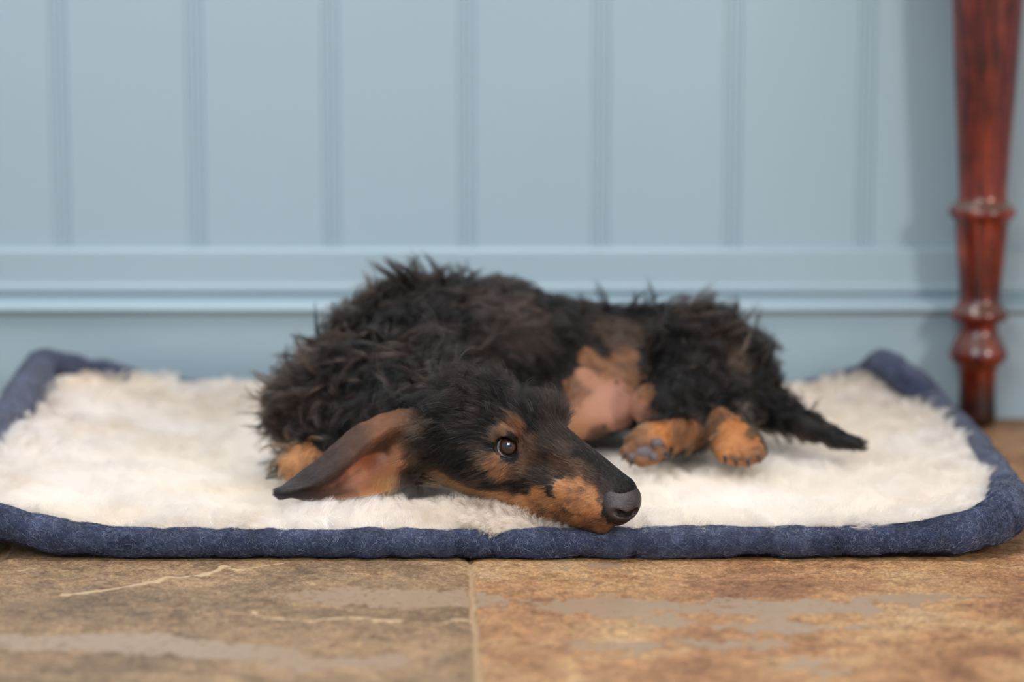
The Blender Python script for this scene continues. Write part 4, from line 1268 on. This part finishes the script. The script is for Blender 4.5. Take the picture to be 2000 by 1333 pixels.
def mat_cornea():
    m = bpy.data.materials.new('clear_cornea'); m.use_nodes = True; nt = m.node_tree
    nt.nodes.remove(nt.nodes['Principled BSDF'])
    g = N(nt, 'ShaderNodeBsdfGlossy'); g.inputs['Roughness'].default_value = 0.03
    t = N(nt, 'ShaderNodeBsdfTransparent'); fr = N(nt, 'ShaderNodeFresnel'); fr.inputs[0].default_value = 1.45
    mx = N(nt, 'ShaderNodeMixShader')
    nt.links.new(fr.outputs[0], mx.inputs[0]); nt.links.new(t.outputs[0], mx.inputs[1]); nt.links.new(g.outputs[0], mx.inputs[2])
    nt.links.new(mx.outputs[0], nt.nodes['Material Output'].inputs[0])
    return m
M_CORNEA = mat_cornea()
M_LID = plain('dark_eyelid', lin(52, 38, 36), 0.3, 0.6)

def build_eye(s):
    c = EYE_C if s > 0 else H(0, -1.4, .22); R = 0.0112
    if s > 0:
        gaze = nrm(P(992, 871, EYE_C[1] - R * .97) - c)
    else:
        gaze = nrm(HM.T @ np.array([.45, -.85, .1]))
    v, f = sphere_patch(c, R, gaze, math.pi * 0.98, 40)
    eye = mesh_obj('eye', v, f, M_SCL, dog)
    eye['label'] = 'brown eye with a rim of white looking up'
    v, f = sphere_patch(c, R + .0001, gaze, 0.69, 24, 64, 0.0002)
    ir = mesh_obj('iris', v, f, M_IRIS, eye)
    ring = [0.0] + [k / 24 for k in range(1, 25) for _ in range(64)]
    vfloat(ir, 'ringpos', ring)
    v, f = sphere_patch(c, R + .00022, gaze, 0.27, 10, 48, 0.0002)
    mesh_obj('pupil', v, f, M_PUP, eye)
    v, f = sphere_patch(c, R + .0003, gaze, 0.78, 24, 64, 0.0008)
    mesh_obj('cornea', v, f, M_CORNEA, eye)
build_eye(1); build_eye(-1)

# ------------------------------------------------------------------ nose
def build_nose():
    c = H(9.25, 0, -1.3); NS = 1.56
    f = Field(*[np.arange(c[i] - .028, c[i] + .028, .0006) for i in range(3)])
    a_, b_ = math.radians(24), math.radians(10)
    nf_, ns_ = hf * math.cos(a_) - hs * math.sin(a_), hf * math.sin(a_) + hs * math.cos(a_)
    nf_, nu_ = nf_ * math.cos(b_) - hu * math.sin(b_), nf_ * math.sin(b_) + hu * math.cos(b_)
    NM = np.stack([nf_, ns_, nu_ * 1.0])
    L = lambda x, y, z: c + NM.T @ (np.array([x, y, z]) * NS / 100)
    f.ell(L(-.12, 0, -.06), np.array([.92, 1.02, .94]) / 100 * NS, NM, k=.004 * NS)
    f.ell(L(.38, 0, .02), np.array([.66, .88, .88]) / 100 * NS, NM, k=.004 * NS)
    f.cone(L(.2, 0, -.5), .0042 * NS, L(.1, 0, -.85), .0030 * NS, .003 * NS)
    for s in (1, -1):
        f.ell(L(.12, .80 * s, -.28), np.array([.55, .38, .40]) / 100 * NS, NM, k=.003 * NS)
        f.cone(L(.84, .44 * s, -.12), .0024 * NS, L(.25, .55 * s, -.12), .0024 * NS, .0014 * NS, 's')
        f.cone(L(.66, .66 * s, -.22), .0019 * NS, L(.0, 1.30 * s, -.34), .0015 * NS, .0014 * NS, 's')
    f.cone(L(1.06, 0, .2), .0004 * NS, L(.75, 0, -1.0), .0005 * NS, .0012 * NS, 's')
    Vn, Fn = f.mesh()
    m, nt, b = new_mat('nose_leather')
    tc = N(nt, 'ShaderNodeTexCoord')
    vo = N(nt, 'ShaderNodeTexVoronoi'); vo.inputs['Scale'].default_value = 1500
    nt.links.new(tc.outputs['Object'], vo.inputs['Vector'])
    n = noise_node(nt, tc.outputs['Object'], 120, 3)
    cc = mix(nt, lin(36, 28, 29), lin(62, 48, 48), n)
    nt.links.new(cc, b.inputs['Base Color'])
    b.inputs['Roughness'].default_value = 0.42
    b.inputs['Specular IOR Level'].default_value = 0.6
    bump(nt, b, vo.outputs['Distance'], 0.5, 0.0005)
    o = mesh_obj('nose', Vn, Fn, m, dog)
    o['label'] = 'dark brown leathery nose with open nostrils'
build_nose()

# ------------------------------------------------------------------ paw pads, claws, whiskers
M_PAD = plain('grey_paw_pad', lin(92, 82, 84), 0.6, 0.4)
M_CLAW = plain('dark_claw', lin(40, 34, 34), 0.3, 0.5)
def build_paws():
    def blob(name, c, r, mat, label=None):
        import bmesh
        bm = bmesh.new(); bmesh.ops.create_icosphere(bm, subdivisions=3, radius=1)
        for q in bm.verts:
            k = 1 + 0.06 * float(noise(np.array([q.co.x, q.co.y, q.co.z]) + c * 50, .6, 7))
            q.co = Vector((c[0] + q.co.x * r[0] * k, c[1] + q.co.y * r[1] * k, c[2] + q.co.z * r[2] * k))
        me = bpy.data.meshes.new(name); bm.to_mesh(me); bm.free()
        for q in me.polygons: q.use_smooth = True
        me.materials.append(mat)
        return link(bpy.data.objects.new(name, me), dog)
    for a, b, rx, rz in ((1258, 888, .0085, .0062), (1284, 868, .0055, .0048), (1234, 893, .0042, .0036), (1277, 893, .0042, .0036)):
        blob('paw_pad', hit(a, b) + np.array([0, .0015, 0]), (rx, .004, rz), M_PAD)
    def claw(a, b, dx, dy, ln):
        c0 = hit(a, b) + np.array([0, .001, 0])
        d = nrm(np.array([dx, -.6, -dy])); n = 12; v = []; f = []
        t1 = nrm(np.cross(d, [0, 1, .2])); t2 = np.cross(d, t1)
        for k in range(7):
            u = k / 6; r = .0017 * (1 - u ** 1.6) + .00015
            c = c0 + d * ln * u + np.array([0, 0, -.0018]) * u * u
            for q in range(n):
                an = 2 * math.pi * q / n
                v.append(c + r * (math.cos(an) * t1 + math.sin(an) * t2))
        for k in range(6):
            for q in range(n):
                f.append((k * n + q, k * n + (q + 1) % n, (k + 1) * n + (q + 1) % n, (k + 1) * n + q))
        f.append(tuple(range(6 * n, 7 * n)))
        mesh_obj('claw', v, f, M_CLAW, dog)
    for a, b, dx, dy in ((1417, 892, -.1, 1), (1438, 898, 0, 1), (1461, 898, .15, 1), (1481, 890, .3, .9)):
        claw(a, b, dx, dy, .006)
    for a, b, dx, dy in ((1222, 888, -.7, .7), (1236, 899, -.5, .9), (1298, 886, .8, .6)):
        claw(a, b, dx, dy, .006)
    # whiskers on the muzzle
    pts, rad = [], []
    for k in range(14):
        s = 1 if k % 2 else -1
        q = H(6.3 + 1.8 * random.random(), s * (1.2 + .2 * random.random()), -1.5 - 1.1 * random.random())
        d = nrm(HM.T @ np.array([random.uniform(-.3, .5), s * 1.0, random.uniform(-.5, .5)]))
        q = np.array(bvh.find_nearest(Vector(q))[0])
        t = np.linspace(0, 1, 8)[:, None]; ln = random.uniform(.014, .028)
        pts.append(q + d * ln * t + np.array([0, 0, -.3]) * ln * t ** 2 * .5 - hf * ln * .4 * t ** 2)
        rad.append(.00007 * np.linspace(1, .3, 8))
    w = hair_obj('whisker', np.array(pts), np.array(rad), np.tile(lin(60, 48, 40), (14, 1)), M_FUR, dog)
    w['kind'] = 'stuff'
build_paws()
